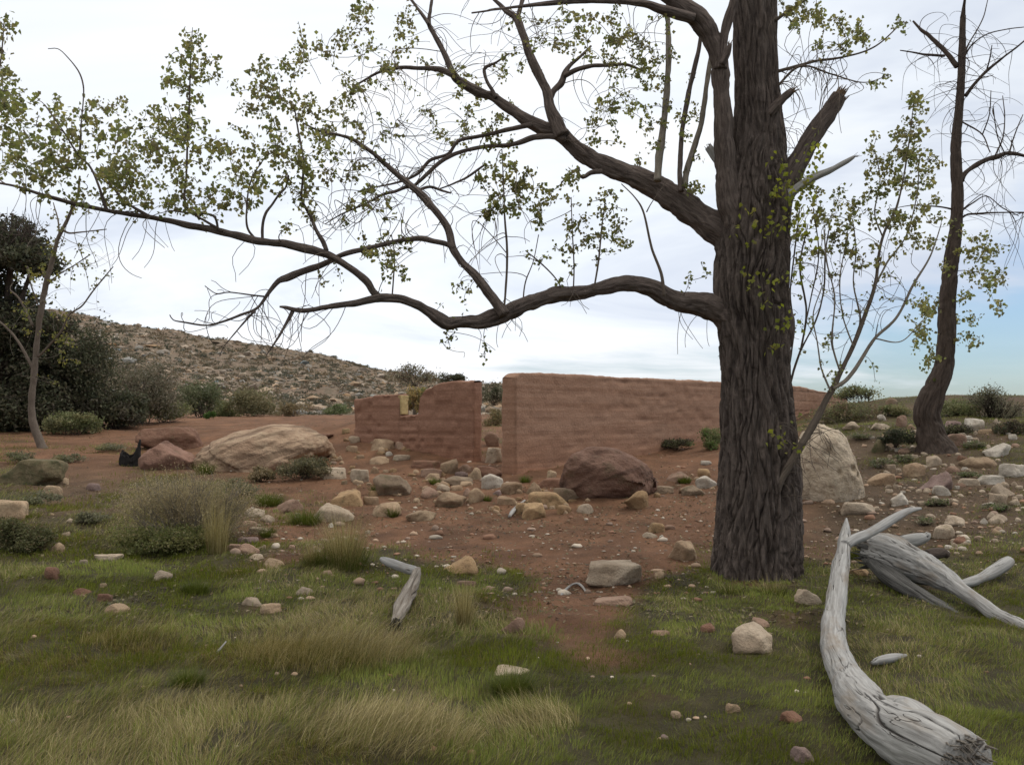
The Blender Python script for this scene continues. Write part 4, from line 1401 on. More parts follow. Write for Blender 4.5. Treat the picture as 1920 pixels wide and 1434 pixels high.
def build_cottonwood():
    T = Tree()
    base = ground_at(1422, 1086)
    D = float(base[1])
    o = base.copy()
    root = thing('cottonwood_tree', o, 'massive old cottonwood with furrowed dark bark and long crooked limbs reaching left', 'tree')
    d = 9.0
    # trunk
    pts = np.array([(1418, 1135, 186), (1418, 1100, 172), (1419, 1060, 160), (1421, 1000, 152), (1423, 900, 142), (1420, 800, 130), (1417, 700, 122), (1413, 620, 126),
                    (1410, 550, 132), (1412, 480, 132), (1414, 430, 132), (1418, 370, 126), (1422, 310, 108), (1423, 250, 94), (1419, 180, 84), (1416, 100, 80),
                    (1414, 0, 79), (1412, -120, 74), (1411, -330, 64)], float)
    P = at(pts[:, 0], pts[:, 1], np.full(len(pts), d)); R = pts[:, 2] / 2 * d / F
    P, R = catmull(P, R, 0.011)
    segs = 420
    fl = bark_disp(0.038, 19, 0.95, 5)
    z0 = P[0, 2]

    def disp(bk, r):
        th = np.arctan2(bk[:, 1], bk[:, 0])
        z = bk[:, 2]
        # buttress lobes that run down to the roots
        lob = (0.5 * np.cos(5 * th + 0.7 + z * 0.5) + 0.35 * np.cos(3 * th - 1.1 - z * 0.3)) * 0.055 * np.exp(-z / 1.0)
        hol = -0.16 * np.exp(-((th - (-np.pi + 0.40)) / 0.10) ** 2 - ((z - 1.22) / 0.26) ** 2)
        return fl(bk, r) * np.clip(r / 0.33, 0.35, 1.1) + lob + hol
    V, q, t, bk = tube(P, R, segs, disp, True)
    link_mesh('trunk', V - o, q, t, M['bark'], root, True, {'bk': ('FLOAT_VECTOR', bk)})
    T.nodes(P[::6], R[::6])
    LM = []

    def L(pts, d0, d1, name='limb', mat='bark_limb', **kw):
        kw.setdefault('segs', 36 if pts[0][2] > 20 else 14)
        r = T.limb(name, pts, d0, d1, M[mat], root, origin=o, **kw)
        return r
    # upright second stem and the limbs at the top
    L([(1402, 540, 14), (1394, 480, 44), (1378, 410, 48), (1362, 330, 40), (1357, 250, 36), (1352, 170, 34), (1346, 110, 36), (1332, 68, 40), (1306, 32, 40), (1272, 6, 34), (1235, -25, 30), (1180, -70, 24)], 9.0, 8.5, amp=0.022, freq=20)
    L([(1350, 130, 26), (1354, 80, 20), (1364, 40, 19), (1377, 0, 17), (1390, -60, 14)], 8.65, 8.5)
    L([(1300, 36, 24), (1268, 25, 20), (1242, 18, 18), (1209, 8, 14), (1142, 3, 11), (1065, 3, 9), (1010, 9, 7), (958, 15, 5), (884, 25, 3)], 8.55, 8.3)
    # big limb rising to the upper left
    L([(1412, 480, 58), (1350, 432, 60), (1280, 384, 50), (1240, 357, 44), (1209, 339, 41), (1142, 315, 34), (1092, 288, 31), (1052, 252, 29), (1025, 243, 26), (991, 228, 24), (958, 204, 21),
       (928, 184, 19), (891, 171, 18), (854, 144, 16), (844, 127, 13), (831, 97, 11), (814, 64, 10), (804, 44, 9), (807, 18, 7), (811, -6, 6), (816, -50, 4)], 9.05, 9.9, amp=0.02, freq=22)
    L([(804, 46, 8), (784, 17, 6), (768, -4, 5), (740, -40, 4)], 9.75, 9.9)
    L([(852, 142, 12), (837, 134, 12), (821, 129, 11), (797, 127, 9), (757, 127, 8), (724, 132, 6), (700, 141, 5), (673, 157, 3)], 9.6, 9.7)
    L([(1056, 256, 30), (1045, 234, 26), (1032, 201, 22), (1022, 167, 19), (1008, 134, 17), (991, 97, 15), (978, 60, 14), (966, 33, 13), (948, 20, 10), (936, 8, 8), (920, -8, 6), (890, -50, 4)], 9.3, 9.6)
    L([(968, 36, 10), (975, 17, 9), (980, -2, 9), (988, -40, 7)], 9.5, 9.6)
    L([(1030, 188, 14), (1038, 172, 13), (1052, 157, 13), (1058, 140, 12), (1068, 124, 8), (1088, 107, 6), (1108, 87, 4)], 9.4, 9.6)
    L([(1057, 144, 11), (1082, 132, 10), (1109, 125, 8), (1142, 124, 7), (1175, 122, 6), (1206, 134, 4)], 9.45, 9.3)
    L([(930, 184, 10), (922, 168, 8), (914, 154, 7), (908, 131, 7), (918, 123, 6), (931, 117, 5), (955, 100, 3)], 9.55, 9.5)
    L([(1060, 262, 16), (1040, 257, 12), (1022, 256, 11), (995, 259, 11), (968, 269, 10), (935, 274, 8), (908, 276, 8), (861, 286, 7), (827, 303, 7), (800, 328, 7), (774, 351, 6)], 9.3, 9.6)
    L([(1000, 234, 11), (975, 239, 10), (951, 244, 9), (908, 254, 8), (861, 264, 7), (841, 288, 6), (807, 301, 6), (784, 325, 5), (752, 340, 4), (700, 352, 3)], 9.4, 9.7)
    L([(908, 310, 4), (880, 330, 5), (850, 345, 4), (820, 356, 3)], 9.4, 9.4)
    # hooked stub under the limb
    L([(1128, 322, 10), (1108, 325, 9), (1093, 333, 8), (1084, 325, 7), (1086, 316, 6), (1072, 325, 5), (1052, 343, 3)], 9.0, 8.9)
    # long low limb sweeping left
    L([(1425, 672, 60), (1385, 615, 66), (1345, 580, 52), (1300, 567, 40), (1276, 566, 38), (1252, 559, 33), (1230, 545, 30), (1209, 538, 29), (1162, 533, 29), (1108, 545, 27), (1072, 550, 26),
       (1042, 553, 27), (991, 570, 28), (941, 592, 31), (901, 604, 27), (857, 604, 25), (836, 606, 26), (821, 597, 25), (791, 577, 19), (750, 561, 18), (720, 560, 19), (707, 560, 18), (690, 563, 15),
       (664, 569, 13), (636, 573, 12), (589, 580, 11), (562, 581, 9), (535, 576, 7), (524, 575, 4)], 9.1, 7.9, amp=0.02, freq=24)
    L([(716, 562, 15), (700, 548, 15), (690, 532, 15), (677, 520, 14), (660, 506, 13), (640, 493, 13), (619, 481, 15), (596, 472, 16), (535, 458, 15), (485, 452, 14), (418, 436, 13), (335, 418, 13),
       (284, 408, 11), (218, 398, 9), (150, 385, 8), (100, 371, 7), (57, 358, 6), (23, 348, 5), (-8, 342, 5), (-80, 325, 4)], 8.15, 7.3, amp=0.006)
    L([(550, 580, 8), (546, 590, 8), (536, 608, 6), (524, 628, 5), (512, 647, 4), (499, 666, 2)], 7.95, 7.8)
    # rising limb from the low one
    L([(945, 592, 24), (932, 570, 21), (920, 553, 19), (904, 531, 18), (888, 511, 16), (870, 495, 14), (857, 480, 14), (847, 462, 14), (841, 435, 13), (830, 415, 13), (817, 398, 13), (791, 365, 14), (767, 345, 12),
       (734, 318, 10), (700, 288, 9), (667, 264, 7), (640, 254, 6), (596, 244, 4), (569, 231, 3)], 8.3, 8.7)
    L([(850, 466, 11), (837, 458, 10), (814, 452, 11), (784, 447, 11), (740, 453, 9), (690, 465, 9), (640, 478, 9), (629, 484, 10), (596, 500, 11), (575, 508, 12), (555, 515, 14), (535, 523, 14), (522, 527, 10), (510, 540, 8), (502, 551, 7),
       (482, 577, 6), (452, 590, 5), (420, 602, 4), (388, 610, 4), (345, 604, 3), (325, 600, 2), (318, 590, 2)], 8.4, 7.9)
    L([(478, 582, 5), (464, 597, 4), (440, 625, 3), (420, 650, 2), (412, 668, 2)], 7.95, 7.9)
    L([(495, 556, 4), (470, 553, 3), (430, 548, 3), (410, 551, 3), (400, 548, 2), (384, 536, 2)], 7.95, 7.9)
    L([(790, 362, 8), (767, 351, 7), (740, 359, 7), (719, 365, 6), (680, 385, 4), (640, 402, 3), (610, 420, 2)], 8.6, 8.4)
    L([(780, 358, 6), (806, 350, 6), (830, 358, 5), (846, 362, 4)], 8.6, 8.7)
    # risers on the far part of the low limb
    L([(612, 471, 9), (604, 452, 9), (596, 438, 8), (582, 405, 7), (566, 375, 6), (567, 340, 5), (569, 301, 4), (560, 250, 3), (552, 201, 2)], 8.0, 8.1)
    L([(492, 450, 7), (492, 430, 6), (494, 412, 6), (500, 397, 6), (509, 385, 5), (522, 366, 5), (535, 352, 4), (540, 330, 3)], 7.9, 8.0)
    L([(204, 396, 8), (197, 388, 7), (184, 345, 5), (167, 311, 5), (147, 291, 4), (117, 244, 3), (84, 197, 2)], 7.5, 7.6)
    L([(282, 407, 8), (268, 400, 7), (234, 378, 5), (214, 355, 4), (190, 335, 3)], 7.6, 7.7)
    L([(149, 292, 4), (151, 262, 4), (152, 234, 3), (156, 190, 3), (156, 161, 3), (147, 134, 2.5), (124, 105, 2), (108, 92, 1.6), (90, 92, 1.2)], 7.55, 7.6)
    L([(418, 434, 6), (385, 415, 5), (355, 395, 4), (345, 372, 5), (348, 340, 4), (351, 278, 4), (355, 201, 3), (358, 100, 2), (361, 52, 1.4)], 7.75, 7.8)
    L([(410, 432, 5), (400, 405, 5), (360, 400, 4), (320, 395, 3)], 7.75, 7.6)
    L([(480, 449, 5), (465, 430, 4), (462, 400, 4), (470, 340, 3), (500, 290, 2)], 7.9, 8.0)
    # poles that stand up from the big limb
    L([(1232, 340, 16), (1236, 300, 15), (1243, 250, 13), (1248, 200, 12), (1252, 134, 11), (1253, 80, 10), (1252, 27, 9), (1252, -40, 8)], 8.95, 9.3, name='shoot', mat='bark_pale')
    L([(1276, 360, 12), (1275, 320, 10), (1279, 250, 9), (1290, 180, 9), (1302, 130, 8), (1312, 80, 7), (1318, 20, 5)], 8.9, 9.1, name='shoot')
    L([(1282, 352, 13), (1290, 312, 12), (1303, 270, 11), (1314, 232, 10), (1322, 180, 9), (1330, 127, 8), (1334, 95, 5)], 8.95, 9.2, name='dead_limb', mat='bark_pale')
    # broken ends
    sp = Soup()

    def stub(pts, d0, d1, n, ln, seed, mat='bark_limb', lab=None):
        oo = T.limb('broken_limb', pts, d0, d1, M[mat], root, origin=o, segs=40, amp=0.012, freq=24, label=lab, register=False)
        a = at(pts[-1][0], pts[-1][1], d1); b = at(pts[-2][0], pts[-2][1], d1)
        S2 = Soup(); splinters(S2, a, a - b, pts[-1][2] / 2 * d1 / F, ln, n, seed)
        s = S2.build('splinters', M['broken'], oo, True, {'bk': 'FLOAT_VECTOR'}, o)
    stub([(1462, 385, 50), (1482, 330, 46), (1497, 301, 38), (1514, 272, 35), (1531, 245, 33), (1552, 214, 31), (1568, 190, 29), (1576, 178, 26)], 8.95, 8.9, 18, 0.11, 1, lab='thick snapped limb slanting up to the right')
    stub([(1470, 372, 22), (1494, 354, 17), (1520, 337, 15), (1541, 325, 14), (1566, 313, 11), (1588, 301, 9), (1600, 294, 6)], 8.8, 8.75, 7, 0.07, 2, 'drift', 'grey bare snapped branch')
    stub([(1440, 215, 22), (1462, 193, 17), (1475, 180, 15), (1486, 171, 12)], 8.8, 8.7, 12, 0.09, 3)
    stub([(1370, 330, 22), (1348, 303, 19), (1336, 287, 17), (1329, 276, 15)], 8.95, 9.0, 8, 0.04, 4, 'drift', 'grey stub on the left of the trunk')
    stub([(1468, 668, 8), (1473, 640, 26), (1474, 610, 32), (1472, 585, 24), (1466, 562, 8)], 8.95, 8.95, 0, 0.02, 5, 'bark_limb', 'swollen burl on the right of the trunk')
    stub([(1352, 120, 14), (1362, 100, 13), (1368, 82, 9)], 8.5, 8.45, 8, 0.06, 6)
    T.limb(None, [(-78, 325, 6), (-50, 280, 5), (-20, 200, 4), (0, 120, 3), (8, 40, 2)], 7.3, 7.4, None, None, segs=6, amp=0)
    T.grow([(10, 50, 14, 24, 8), (6, 100, 14, 40, 8), (14, 160, 18, 30, 8), (10, 220, 22, 30, 10)], leaf=True, up=-0.1, rbase=0.004, lsize=0.045, dj=0.15, maxlen=1.2, clump=(2, 5))
    # leafy twigs, thick where the photograph shows leaves
    T.grow([(75, 255, 67, 75, 35), (200, 260, 100, 75, 66), (180, 335, 145, 54, 62), (60, 310, 67, 43, 22), (18, 235, 29, 102, 19), (358, 95, 22, 45, 14), (330, 140, 38, 38, 16), (392, 130, 20, 32, 7), (350, 190, 44, 43, 16),
            (370, 300, 112, 91, 68), (300, 250, 67, 54, 28), (270, 360, 123, 43, 37), (390, 390, 67, 32, 16), (520, 160, 67, 59, 37), (480, 190, 44, 54, 16), (555, 240, 67, 86, 41), (575, 75, 29, 43, 11), (500, 310, 67, 54, 22),
            (760, 160, 90, 60, 14), (700, 250, 100, 90, 20), (980, 90, 60, 60, 10), (860, 230, 80, 60, 12), (545, 330, 44, 64, 19), (620, 90, 33, 43, 10), (450, 360, 56, 54, 16), (600, 300, 44, 64, 12), (300, 330, 291, 86, 36), (560, 330, 123, 108, 26)],
           leaf=True, up=-0.1, rbase=0.005, lsize=0.044, dj=0.35, maxlen=1.6, clump=(1, 4), gap=0.09)
    T.grow([(680, 60, 34, 60, 18), (655, 190, 28, 50, 13), (735, 90, 50, 60, 13), (770, 40, 40, 40, 10), (690, 400, 60, 40, 13), (735, 470, 40, 50, 12), (700, 500, 40, 30, 6), (660, 330, 40, 50, 8),
            (905, 205, 60, 34, 13), (885, 260, 50, 40, 13), (880, 150, 40, 50, 8), (1060, 60, 50, 50, 21), (1125, 70, 70, 45, 31), (1180, 105, 50, 60, 23), (1235, 110, 34, 80, 13), (1200, 220, 70, 90, 31), (1140, 200, 50, 50, 10),
            (1295, 230, 26, 90, 12), (1310, 330, 20, 40, 6), (1120, 250, 40, 40, 6), (960, 120, 24, 30, 6)],
           leaf=True, up=-0.1, rbase=0.005, lsize=0.043, dj=0.35, maxlen=1.7, clump=(2, 4))
    # hanging spray and upright sprays between the two big limbs
    T.limb(None, [(944, 590, 4), (950, 520, 5), (950, 460, 5), (946, 400, 4), (944, 340, 3), (941, 280, 2.4)], 8.3, 8.2, None, None, segs=6, amp=0)
    T.grow([(940, 270, 26, 24, 10), (930, 330, 34, 34, 16), (975, 330, 32, 34, 13), (925, 385, 30, 24, 12), (990, 375, 44, 26, 16), (1000, 415, 20, 18, 5)], leaf=True, up=-0.05, rbase=0.004, lsize=0.046, dj=0.15, maxlen=1.2, clump=(3, 6))
    for pts in ([(1075, 548, 3), (1076, 500, 3), (1073, 430, 2.5), (1071, 370, 2)], [(1113, 545, 4), (1122, 490, 4), (1128, 430, 3), (1135, 375, 2)], [(1058, 550, 3), (1040, 520, 3), (1010, 490, 3), (985, 470, 2)],
                [(1246, 555, 7), (1240, 515, 6), (1222, 465, 5), (1207, 400, 4), (1190, 370, 2.5), (1165, 345, 2)], [(1212, 398, 3), (1222, 380, 2), (1250, 340, 1.6)],
                [(980, 572, 3), (985, 530, 3), (1000, 490, 2), (1010, 440, 2)], [(735, 560, 3), (738, 520, 3), (740, 480, 2), (734, 440, 2)]):
        T.limb(None, pts, 8.55, 8.5, None, None, segs=6, amp=0)
    T.grow([(1070, 345, 20, 30, 10), (1080, 430, 26, 50, 13), (1135, 380, 30, 26, 12), (1125, 440, 40, 50, 21), (1175, 430, 28, 40, 13), (1055, 500, 20, 30, 5), (1000, 470, 40, 30, 6)], leaf=True, up=-0.05, rbase=0.004, lsize=0.042, dj=0.15, maxlen=1.2, clump=(2, 4))
    T.grow([(850, 590, 26, 46, 10), (835, 640, 16, 16, 4), (860, 550, 20, 20, 4), (912, 668, 8, 14, 3), (640, 520, 40, 20, 3), (735, 510, 26, 30, 6), (1310, 510, 24, 20, 5)], leaf=True, up=0.1, rbase=0.0035, lsize=0.04, dj=0.15, maxlen=0.9, clump=(1, 3))
    # right of the trunk, up high
    T.limb(None, [(1455, 135, 7), (1480, 128, 6), (1530, 115, 5), (1580, 108, 4), (1640, 88, 3), (1695, 40, 2)], 8.9, 8.6, None, None, segs=8, amp=0)
    T.limb(None, [(1452, 40, 7), (1480, 20, 5), (1520, -5, 4), (1560, -30, 3)], 8.9, 8.6, None, None, segs=8, amp=0)
    T.limb(None, [(1450, 170, 5), (1500, 125, 4), (1560, 140, 3), (1620, 155, 2), (1670, 140, 1.6)], 8.9, 8.5, None, None, segs=8, amp=0)
    T.grow([(1530, 45, 40, 30, 18), (1500, 20, 40, 30, 13), (1590, 60, 36, 26, 12), (1625, 70, 30, 18, 9), (1555, 90, 30, 14, 6), (1690, 50, 14, 16, 4), (1650, 150, 24, 14, 5), (1480, 10, 30, 20, 6)], leaf=True, up=-0.1, rbase=0.004, lsize=0.042, dj=0.2, maxlen=1.3, clump=(2, 4))
    # leaves that sprout on the trunk itself
    n0 = len(T.lv)
    T.grow([(1438, 365, 18, 40, 10), (1500, 310, 20, 36, 9), (1445, 400, 26, 40, 10), (1385, 440, 34, 36, 10), (1480, 410, 22, 40, 10), (1420, 520, 60, 60, 12), (1440, 600, 50, 70, 12), (1480, 470, 20, 50, 8), (1445, 800, 50, 60, 4)],
           leaf=True, up=-0.1, rbase=0.003, lsize=0.055, dj=0.0, maxlen=0.7, clump=(1, 3))
    bright = T.lv[n0:]
    T.lv = T.lv[:n0]
    B = np.array(bright)
    B[:, 1] -= 0.45 + 0.1 * rng.random(len(B))
    leaf_mesh('trunk_leaves', B[:, :3] * 1.0 - o, B[:, 3], LEAFBRIGHT, M['leaf'], root)
    # bare, curling twigs
    T.grow([(740, 220, 70, 80, 45), (800, 190, 40, 60, 25), (880, 60, 60, 60, 28), (900, 110, 60, 50, 18), (700, 330, 80, 60, 35), (760, 420, 60, 40, 18), (830, 340, 60, 50, 25), (640, 420, 60, 40, 18), (600, 430, 40, 60, 15),
            (1010, 60, 30, 50, 15), (1150, 170, 60, 40, 18), (1090, 190, 40, 50, 15), (960, 400, 60, 60, 15), (660, 110, 60, 60, 18), (760, 330, 40, 60, 18), (1200, 60, 60, 50, 21), (880, 480, 40, 40, 18)],
           leaf=False, up=0.3, rbase=0.0042, wig=0.05, curl=0.2, dj=0.3, maxlen=1.3)
    T.grow([(200, 480, 60, 60, 5), (430, 520, 60, 50, 9), (550, 640, 50, 25, 13), (580, 560, 60, 40, 13), (370, 570, 30, 20, 6), (500, 610, 40, 40, 11), (90, 400, 60, 26, 8), (270, 470, 40, 40, 6), (960, 610, 30, 14, 6), (900, 640, 20, 20, 4), (1080, 568, 20, 8, 4)],
           leaf=False, up=0.7, rbase=0.0034, wig=0.05, curl=0.24, dj=0.25, maxlen=1.2)
    T.grow([(1520, 190, 40, 90, 38), (1480, 250, 26, 60, 21), (1500, 120, 40, 40, 15), (1560, 130, 60, 40, 15)], leaf=False, up=-0.2, rbase=0.004, wig=0.05, curl=0.14, dj=0.2, maxlen=1.3)
    T.grow([(1310, 660, 40, 30, 6)], leaf=False, up=0.1, rbase=0.003, wig=0.03, dj=0.1, maxlen=0.9)
    tw = T.tw.build('twigs', M['twig'], root, True, {'bk': 'FLOAT_VECTOR'}, o)
    T.leaves('crown', root, o, LEAFPAL)


build_cottonwood()


def build_sapling():
    """slim many-stemmed sprout in front of the big trunk"""
    T = Tree()
    o = ground_at(1462, 1000)
    o = at(1436, 1085, 8.9); o[2] = float(gz(o[0], 8.9))
    root = thing('cottonwood_sapling', o, 'slim forked sapling leaning right against the base of the old cottonwood', 'tree')
    b = project(o)
    m = M['bark_pale']
    T.limb('trunk', [(1436, 1025, 10), (1442, 985, 15), (1449, 950, 17), (1461, 905, 17), (1487, 858, 15), (1514, 811, 14), (1541, 764, 12), (1561, 728, 11), (1575, 698, 9), (1598, 651, 9), (1621, 594, 8), (1641, 534, 6.5), (1648, 480, 5.5), (1660, 430, 5), (1682, 385, 4), (1700, 300, 3), (1713, 195, 1.6)],
           8.70, 8.35, M['twig'], root, 14, 0.03, 0.003, 60, o)
    for pts, d0, d1 in [([(1561, 729, 8), (1588, 711, 7.5), (1615, 674, 7), (1641, 634, 6), (1682, 594, 5), (1712, 534, 4), (1745, 480, 3), (1765, 420, 2)], 8.55, 8.7),
                        ([(1610, 625, 4), (1612, 590, 4), (1600, 530, 3), (1605, 470, 2.4), (1600, 420, 2)], 8.6, 8.4),
                        ([(1641, 536, 4), (1665, 490, 4), (1700, 440, 3), (1720, 360, 2), (1722, 300, 1.6)], 8.6, 8.8),
                        ([(1575, 698, 4), (1560, 640, 4), (1565, 560, 3), (1550, 490, 2.5), (1545, 430, 2)], 8.5, 8.3),
                        ([(1558, 735, 4), (1540, 690, 3.5), (1532, 640, 3), (1525, 590, 2.4), (1540, 540, 2)], 8.5, 8.4),
                        ([(1640, 635, 3), (1690, 640, 2.5), (1730, 600, 2)], 8.6, 8.7),
                        ([(1600, 650, 3), (1580, 590, 3), (1575, 520, 2.4), (1590, 440, 2)], 8.5, 8.6),
                        ([(1655, 445, 3), (1640, 400, 3), (1650, 340, 2.4), (1640, 280, 1.6)], 8.6, 8.5)]:
        T.limb('stem', pts, d0, d1, M['bark_pale'], root, 10, 0.03, 0.002, 60, o)
    # thin stems rising right beside the trunk
    for pts in ([(1478, 735, 5), (1490, 690, 5), (1505, 640, 4), (1512, 580, 4), (1500, 500, 3), (1515, 420, 2)], [(1482, 715, 4), (1500, 660, 4), (1530, 600, 3.5), (1545, 540, 3), (1548, 470, 2.5), (1560, 400, 2)],
                [(1478, 700, 4), (1488, 620, 3.5), (1482, 550, 3), (1490, 470, 2.5), (1500, 390, 2)], [(1500, 660, 3), (1520, 560, 3), (1535, 480, 2.4), (1525, 390, 2)]):
        T.limb('stem', pts, 9.3, 9.2, M['twig'], root, 8, 0.03, 0.002, 60, o)
    T.grow([(1715, 215, 18, 40, 16), (1705, 270, 30, 36, 21), (1690, 320, 40, 34, 23), (1655, 320, 34, 50, 18), (1640, 280, 16, 30, 6), (1720, 370, 44, 60, 29), (1740, 300, 26, 34, 10), (1655, 390, 40, 40, 18), (1690, 440, 50, 40, 21),
            (1560, 390, 50, 40, 21), (1510, 350, 20, 30, 8), (1540, 440, 40, 40, 18), (1600, 440, 40, 50, 18), (1590, 370, 30, 30, 8), (1620, 480, 40, 30, 12), (1500, 440, 16, 50, 8)],
           leaf=True, up=-0.15, rbase=0.0035, lsize=0.043, dj=0.2, maxlen=1.1, clump=(2, 4))
    T.grow([(1540, 520, 50, 50, 16), (1600, 560, 40, 50, 10), (1530, 640, 36, 60, 13), (1560, 700, 30, 30, 8), (1680, 540, 40, 40, 10), (1505, 590, 20, 60, 6), (1640, 700, 30, 20, 3), (1490, 800, 30, 40, 5)],
           leaf=True, up=-0.15, rbase=0.003, lsize=0.036, dj=0.2, maxlen=0.9, clump=(1, 2), gap=0.11)
    T.grow([(1520, 480, 50, 100, 28), (1600, 560, 60, 80, 21), (1680, 520, 50, 70, 18), (1500, 900, 50, 60, 11), (1560, 830, 40, 60, 11), (1550, 870, 40, 30, 8)], leaf=False, up=-0.2, rbase=0.003, wig=0.04, curl=0.04, dj=0.2, maxlen=1.0)
    T.tw.build('twigs', M['twig'], root, True, {'bk': 'FLOAT_VECTOR'}, o)
    T.leaves('crown', root, o, LEAFPAL)


build_sapling()


def build_right_tree():
    T = Tree()
    o = ground_at(1752, 852)
    d = float(o[1]) + 0.25
    root = thing('leaning_tree', o, 'dark leaning half bare tree with a swollen foot, on the right bank', 'tree')
    pts = [(1760, 876, 105), (1755, 850, 80), (1748, 826, 58), (1743, 800, 48), (1737, 775, 46), (1745, 748, 45), (1757, 722, 41), (1770, 684, 35), (1775, 627, 32), (1775, 574, 31), (1780, 527, 29), (1785, 480, 27), (1792, 430, 23), (1795, 368, 21),
           (1792, 301, 19), (1794, 251, 18), (1801, 167, 16), (1804, 100, 14), (1805, 50, 12), (1806, 30, 11)]
    pa = np.array(pts, float)
    P = at(pa[:, 0], pa[:, 1], np.full(len(pa), d)); R = pa[:, 2] / 2 * d / F
    P, R = catmull(P, R, 0.025)
    V, q, t, bk = tube(P, R, 110, lambda b, r: bark_disp(0.03, 9, 1.8, 51)(b, r) * np.clip(r / 0.25, 0.3, 1), True)
    link_mesh('trunk', V - o, q, t, M['bark_dark'], root, True, {'bk': ('FLOAT_VECTOR', bk)})
    T.nodes(P[::2], R[::2])
    for pts in [[(1806, 35, 10), (1808, 12, 6), (1810, -10, 4)], [(1802, 340, 11), (1810, 325, 10), (1822, 315, 9), (1844, 303, 9), (1866, 295, 9), (1885, 288, 8), (1899, 288, 7), (1925, 293, 5), (1980, 305, 3)],
                [(1796, 126, 11), (1785, 112, 10), (1775, 100, 9), (1755, 80, 8), (1740, 66, 7), (1728, 57, 6), (1712, 40, 3)], [(1771, 105, 5), (1752, 104, 5), (1732, 102, 4), (1710, 98, 3), (1688, 95, 2)],
                [(1810, 180, 8), (1822, 164, 7), (1836, 148, 6), (1849, 134, 6), (1866, 120, 5), (1882, 107, 4), (1905, 90, 3), (1940, 60, 2)], [(1850, 132, 3), (1856, 110, 2.4), (1860, 85, 1.6)],
                [(1803, 408, 5), (1812, 403, 4), (1822, 401, 4), (1870, 399, 3), (1930, 398, 2)], [(1786, 392, 4), (1768, 389, 3), (1749, 387, 3), (1710, 385, 2), (1670, 392, 1.5)], [(1803, 395, 4), (1825, 380, 3), (1850, 368, 2), (1880, 390, 2), (1910, 405, 1.5)],
                [(1806, 108, 4), (1815, 85, 3), (1830, 60, 2.6), (1845, 30, 2), (1852, 0, 1.6)], [(1806, 110, 4), (1822, 85, 3), (1850, 65, 2.4), (1890, 55, 2), (1930, 50, 1.6)],
                [(1797, 225, 3), (1815, 235, 3), (1842, 253, 2.6), (1856, 285, 2)], [(1842, 253, 2.4), (1855, 215, 2), (1858, 170, 1.5)], [(1866, 292, 3), (1880, 260, 2.4), (1884, 220, 2), (1880, 180, 1.5)],
                [(1892, 288, 3), (1902, 255, 2.4), (1918, 215, 1.6)], [(1885, 290, 2.4), (1870, 255, 2), (1862, 200, 1.5)]]:
        big = pts[0][2] >= 8
        T.limb('limb' if big else None, pts, d, d + rng.uniform(-.5, .5), M['bark_dark'], root, 10 if big else 6, 0.05, 0.004 if big else 0, 40, o if big else None)
    T.grow([(1840, 120, 50, 90, 28), (1870, 230, 50, 110, 38), (1740, 110, 40, 50, 15), (1720, 190, 30, 80, 9), (1850, 350, 60, 60, 25), (1880, 460, 40, 60, 13), (1770, 210, 40, 80, 11), (1780, 50, 50, 40, 11)], leaf=False, up=0.15, rbase=0.005, wig=0.08, curl=0.15, dj=0.4, maxlen=2.2)
    T.grow([(1845, 460, 30, 26, 18), (1820, 490, 28, 26, 10), (1850, 510, 34, 30, 16), (1840, 570, 40, 50, 18), (1815, 620, 26, 40, 13), (1745, 560, 28, 30, 13), (1725, 590, 36, 30, 16), (1735, 640, 26, 36, 16), (1745, 690, 14, 30, 8), (1870, 520, 16, 14, 4), (1790, 450, 20, 50, 8), (1755, 480, 26, 40, 8)],
           leaf=True, up=-0.12, rbase=0.005, lsize=0.07, dj=0.4, maxlen=1.5, clump=(2, 4), gap=0.14)
    T.tw.build('twigs', M['bark_dark'], root, True, {'bk': 'FLOAT_VECTOR'}, o)
    T.leaves('crown', root, o, LEAFPAL)


build_right_tree()


